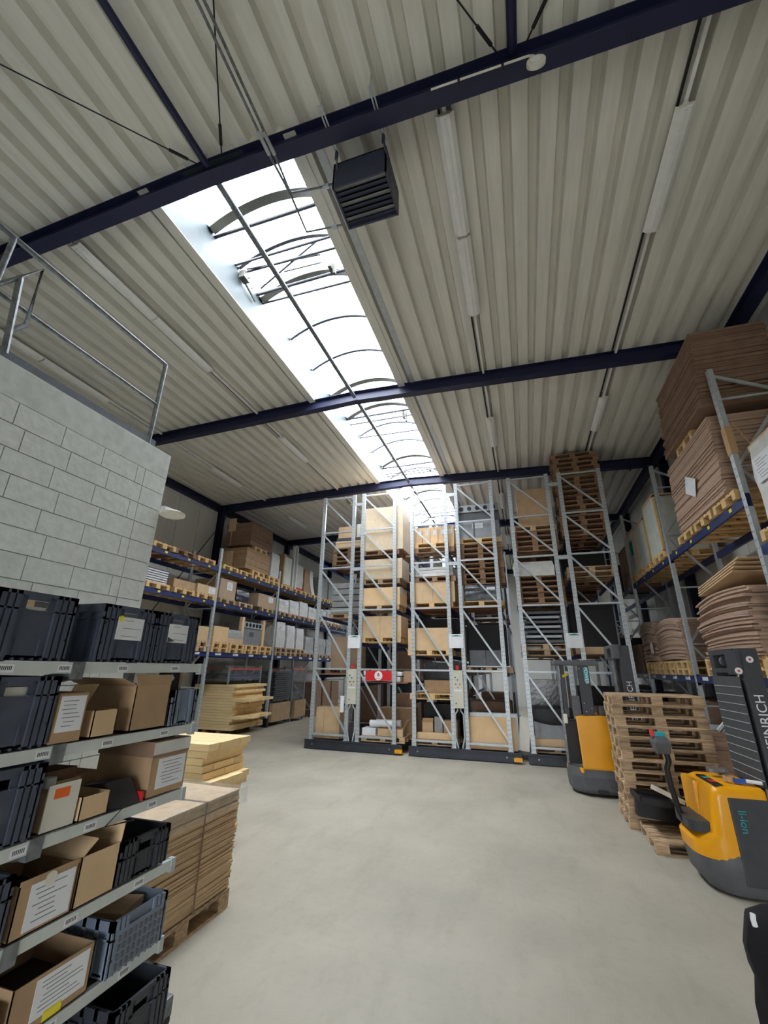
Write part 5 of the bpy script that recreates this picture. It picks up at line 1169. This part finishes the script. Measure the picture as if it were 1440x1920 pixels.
def crate_mesh(L, W, H, mk='crate', slot=True, rib=True):
    b = MB(); t = .018; x1, y1 = L/2, W/2
    b.box(-x1+.012, x1-.012, -y1+.012, y1-.012, .012, .022)
    for i in range(9):  # base grid edge
        y = -y1+.02+i*(W-.04)/8; b.box(-x1+.01, x1-.01, y-.004, y+.004, 0, .012)
    # long sides
    for s in (-1, 1):
        a, c = sorted((s*(y1-.02), s*(y1-.012))); b.box(-x1, x1, a, c, .012, H)
        for k in range(7):
            x = -x1+.02+k*(L-.04)/6; a, c = sorted((s*(y1-.012), s*y1)); b.box(x-.012, x+.012, a, c, .012, H)
        a, c = sorted((s*(y1-.012), s*y1)); b.box(-x1, x1, a, c, H-.045, H); b.box(-x1, x1, a, c, H-.085, H-.075)
    # short ends
    sw = W*.26; sz0, sz1 = H-.085, H-.04
    for s in (-1, 1):
        a, c = sorted((s*(x1-.02), s*(x1-.012)))
        if slot:
            b.box(a, c, -y1, y1, .012, sz0).box(a, c, -y1, -sw/2, sz0, H).box(a, c, sw/2, y1, sz0, H).box(a, c, -sw/2, sw/2, sz1, H)
        else: b.box(a, c, -y1, y1, .012, H)
        a, c = sorted((s*(x1-.012), s*x1))
        for y in (-y1+.022, y1-.022): b.box(a, c, y-.022, y+.022, .012, H)
        if rib:
            for y in (-y1*.66, y1*.66, -y1*.5, y1*.5): b.box(a, c, y-.011, y+.011, .012, H)
            for y in (-y1*.28, y1*.28): b.box(a, (a+c)/2 if s > 0 else c, y-.004, y+.004, .02, .10)
        if slot:
            b.box(a, c, -y1, -sw/2, H-.018, H).box(a, c, sw/2, y1, H-.018, H).box(a, c, -sw/2, sw/2, sz1, H); b.box(a, c, -y1, -sw/2, H-.09, H-.082).box(a, c, sw/2, y1, H-.09, H-.082)
        for y in (-y1+.022, y1-.022):
            for z in (H*.32, H*.66): b.disc((s*x1, y, z), .007, .003, 'x', 8, 1)
    return b.mesh('crate_body', [mk, 'dark'])
CR = {}
def crate(label, y, z, L=.60, W=.395, H=.32, mk='crate', papers=(), contents=None, dx=0, rotz=0, slot=True, name='storage_crate'):
    key = (L, W, H, mk, slot)
    if key not in CR: CR[key] = crate_mesh(*key[:3], mk, slot)
    r = thing(name, label, 'crate', (SX1-L/2+.005+dx, y, z), rotz); link('crate_body', CR[key], r)
    for u, v, w, h in papers: paper(r, (L/2+.002, u, v), w, h, '+x', 3)
    if contents: MB().box(-L/2+.03, L/2-.03, -W/2+.03, W/2-.03, .025, H*contents[0]).build('contents', contents[1], r)
    return r
Z = [z+.006 for z in SLV]
# level 1
crate('charcoal crate without a label at the near end of the top shelf', 1.545, Z[0]+.0, contents=(.79, 'cream'))
o = carton('brown carton edge standing up inside the unlabelled top crate', (-2.62, 1.56, Z[0]+.262), (.2, .22, .09), 'card', tape=False)
c = crate('charcoal crate with a printed sheet and yellow sticker on the top shelf', 2.105, Z[0], papers=[(-.0, .19, .19, .13)], contents=(.82, 'cream')); MB().disc((.303, -.075, .245), .018, .002, 'x', 14).build('yellow_sticker', 'yellowtag', c)
c = crate('charcoal crate with a torn sheet at the corner of the top shelf', 2.505, Z[0], papers=[(0, .19, .18, .12)], contents=(.8, 'cream'))
MB().add([(.3045, -.09, .13), (.3045, -.02, .14), (.3045, -.09, .165)], [(0,1,2)]).build('torn_corner', 'crate', c)
# level 2
crate('charcoal crate with papers in its slot on the second shelf', 1.56, Z[1], contents=(.86, 'cream'))
def yz(u, v, x=SX1): p = onx(u, v, x); return p.y, p.z
carton('brown carton with a large worn white label on the second shelf', (-2.47, 1.855, Z[1]), (.34, .16, .235), 'cardbrown', tape=False, papers=[('+x', 0, .135, .14, .17)], rotz=0)
open_carton('small tan open carton with raised flap on the second shelf', (-2.43, 2.07, Z[1]), (.26, .15, .135), 'card', 0, [('-x', -.5, .15)])
open_carton('big brown carton with upright flap on the second shelf', (-2.55, 2.40, Z[1]), (.48, .28, .255), 'cardbrown', 0, [('+x', -.35, .065), ('-y', 1.2, .12)])
crate('blue-grey crate at the end of the second shelf', 2.68, Z[1], .40, .25, .22, 'crate_blue', slot=False)
b = thing('black_holder', 'black leaflet holder with a small diamond mark behind the blue-grey crate', 'holder', (-2.44, 2.66, Z[1]+.024)); MB().box(-.03, .03, -.075, .06, 0, .33).build('holder_body', 'dark', b); MB().box(-.03, .03, .062, .085, 0, .34).build('card_back', 'cardbrown', b)
T = Matrix.Translation((.032, -.02, .27)) @ Matrix.Rotation(PI/4, 4, 'X'); MB().box(0, .002, -.02, .02, -.02, .02, 0, T).build('diamond_mark', 'cream', b)
# level 3
crate('charcoal crate with cling film at the near end of the third shelf', 1.595, Z[2], contents=(.5, 'dark'))
carton('small brown carton with cream card and orange sticker on the third shelf', (-2.47, 1.925, Z[2]), (.28, .14, .165), 'cardbrown', tape=False)
o = MB().box(0, .006, -.085, .085, 0, .20).box(.006, .007, -.05, .03, .135, .18, 1).build('care_card', ['cream', 'orange'], None, loc=(-2.322, 1.935, Z[2]+.003)); tag(o, 'cream printed card with an orange square leaning on the small brown carton', 'card')
for i, (y, x) in enumerate(((1.90, -2.52), (1.94, -2.44))):
    o = MB().tube([(0, 0, 0), (0, 0, .05)], .03, 12).build('bottle_cap', 'paper', None, loc=(x, y, Z[2]+.166), bevel=.006); tag(o, 'small white cap lying by the cream printed card', 'cap', 'white caps')
open_carton('dark brown open carton with lettering at the back of the third shelf', (-2.77, 2.13, Z[2]), (.30, .20, .20), 'carddark', .1, [('-x', .2, .1)])
open_carton('brown open carton with a white paper inside at the back of the third shelf', (-2.79, 2.355, Z[2]), (.22, .17, .14), 'cardbrown', .05, [], inner=(.5, 'paper'))
open_carton('torn tan open carton with small tools on the third shelf', (-2.42, 2.12, Z[2]), (.24, .17, .11), 'card', .0, [('-x', .1, .05)], inner=(.6, 'dark'))
cv = thing('tool_case', 'dark grey sloped tool case with red trim on the third shelf', 'case', (-2.455, 2.345, Z[2])); MB().loft([[(-.16, -.12, 0), (.15, -.12, 0), (.15, .10, 0), (-.16, .10, 0)], [(-.14, -.10, .10), (.06, -.09, .13), (.06, .08, .13), (-.14, .08, .10)]]).build('case_shell', 'truckdark', cv, bevel=.01); MB().box(.02, .15, .10, .115, .0, .05).build('red_trim', 'redpaint', cv)
tube_thing('power_cable', [(-2.315, 2.215, Z[2]+.012), (-2.305, 2.22, Z[2]+.012), (-2.29, 2.3, Z[2]-.0), (-2.285, 2.2, Z[2]-.06), (-2.285, 2.4, Z[2]-.08)], .005, 'dark', 'thin black cable looping over the third shelf edge', 'cable', n=6)
b2 = carton('tall brown carton with a white label and taped film lid on the third shelf', (-2.53, 2.645, Z[2]), (.44, .31, .22), 'cardbrown', tape=False, papers=[('+x', .02, .12, .24, .17)])
MB().box(-.23, .23, -.165, .155, .22, .31).build('film_lid', 'carddark', b2, bevel=.01); MB().box(.231, .233, -.165, .155, .235, .305).build('shiny_tape', 'wrapwhite', b2); MB().box(.2215, .2222, -.08, .02, .175, .205).build('red_mark', 'redpaint', b2)
# level 4
crate('charcoal crate standing at the near end of the fourth shelf', 1.58, Z[3], H=.27, contents=(.3, 'dark'))
c4 = open_carton('open brown carton with a big delivery label on the fourth shelf', (-2.49, 1.955, Z[3]), (.38, .29, .205), 'cardbrown', 0, [('+x', .0, .02)], papers=[('+x', .02, .105, .22, .18)], inner=(.55, 'dark')); MB().disc((.1935, .0, .19), .03, .001, 'x', 14).build('yellow_stain', 'cream', c4)
open_carton('large tan open carton with writing on the fourth shelf', (-2.52, 2.23, Z[3]), (.44, .235, .22), 'card', 0, [('+y', .1, .10), ('-y', -.9, .1)], inner=(.3, 'dark'))
crate('black open crate at the end of the fourth shelf', 2.545, Z[3], .60, .37, .21, 'crate_black', slot=True, contents=(.1, 'dark'))
# level 5
c5 = open_carton('open brown carton with white label and yellow sticker on the fifth shelf', (-2.50, 2.10, Z[4]), (.40, .40, .20), 'cardbrown', 0, [('-x', .2, .1)], papers=[('+x', .04, .11, .27, .15)], inner=(.4, 'dark')); MB().box(.201, .2025, -.03, .06, .005, .045).build('yellow_sticker', 'yellowtag', c5)
carton('plain brown carton at the near end of the fifth shelf', (-2.47, 1.70, Z[4]), (.34, .30, .17), 'cardbrown', tape=False)
g5 = crate('grey lattice crate holding brown cartons at the end of the fifth shelf', 2.565, Z[4], .60, .39, .25, 'crate_blue', slot=False, dx=.03)
mbl = MB().box(.3005, .3015, -.17, .17, .02, .20, 1)
for i in range(9):
    y = -.15+i*.036
    for zz in (.03, .07, .11, .15): mbl.box(.302, .306, y, y+.016, zz, zz+.026)
mbl.build('lattice', ['truckgrey', 'crate_blue'], g5)
carton('brown carton tucked inside the grey lattice crate', (-2.5, 2.56, Z[4]+.03), (.28, .22, .2), 'cardbrown', tape=False, rotz=.3)
# level 6 and floor
crate('black open crate at the end of the lowest shelf', 2.60, Z[5], .60, .40, .27, 'crate_black', contents=(.05, 'dark'), dx=.10)
o = carton('brown carton at the near end of the lowest shelf', (-2.5, 1.7, Z[5]), (.4, .4, .22), 'cardbrown', tape=False)
k = thing('castor', 'grey castor bracket sticking out beside the black lowest crate', 'castor', (onz(303, 1900, .08).x, onz(303, 1900, .08).y, .0)); MB().disc((0, 0, .05), .05, .04, 'y', 18).build('wheel', 'dark', k); MB().box(-.045, .045, -.035, .035, .06, .16).build('fork_bracket', 'galvdark', k, bevel=.008)

# ================================================================ LABELS OF LOOK-ALIKES: count along what they stand by
bpy.context.view_layer.update()
ORD = 'first second third fourth fifth sixth seventh eighth ninth tenth eleventh twelfth thirteenth fourteenth fifteenth sixteenth seventeenth eighteenth nineteenth twentieth'.split()
same = {}
for o in bpy.data.objects:
    if o.parent is None and 'label' in o and 'kind' not in o: same.setdefault(o['label'], []).append(o)
for lab, obs in same.items():
    if len(obs) < 2 or len(obs) > 20: continue
    P = [o.matrix_world.translation for o in obs]
    sp_ = [max(p[k] for p in P)-min(p[k] for p in P) for k in range(3)]
    k = 2 if sp_[2] > .03 and sp_[2] >= .6*max(sp_) else (1 if sp_[1] >= sp_[0] else 0)
    if sp_[k] < .02: continue
    ref = 'bottom' if k == 2 else ('timber side' if k == 0 else ('block wall' if P[0].x < -9 else 'taped upright' if P[0].x > 3 else 'heater beam'))
    obs.sort(key=lambda o: o.matrix_world.translation[k])
    for i, o in enumerate(obs):
        new = '%s, %s from the %s' % (lab, ORD[i], ref)
        if len(new.split()) > 16: new = '%s, %s from %s' % (lab, ORD[i], ref)
        if len(new.split()) <= 16: o['label'] = new
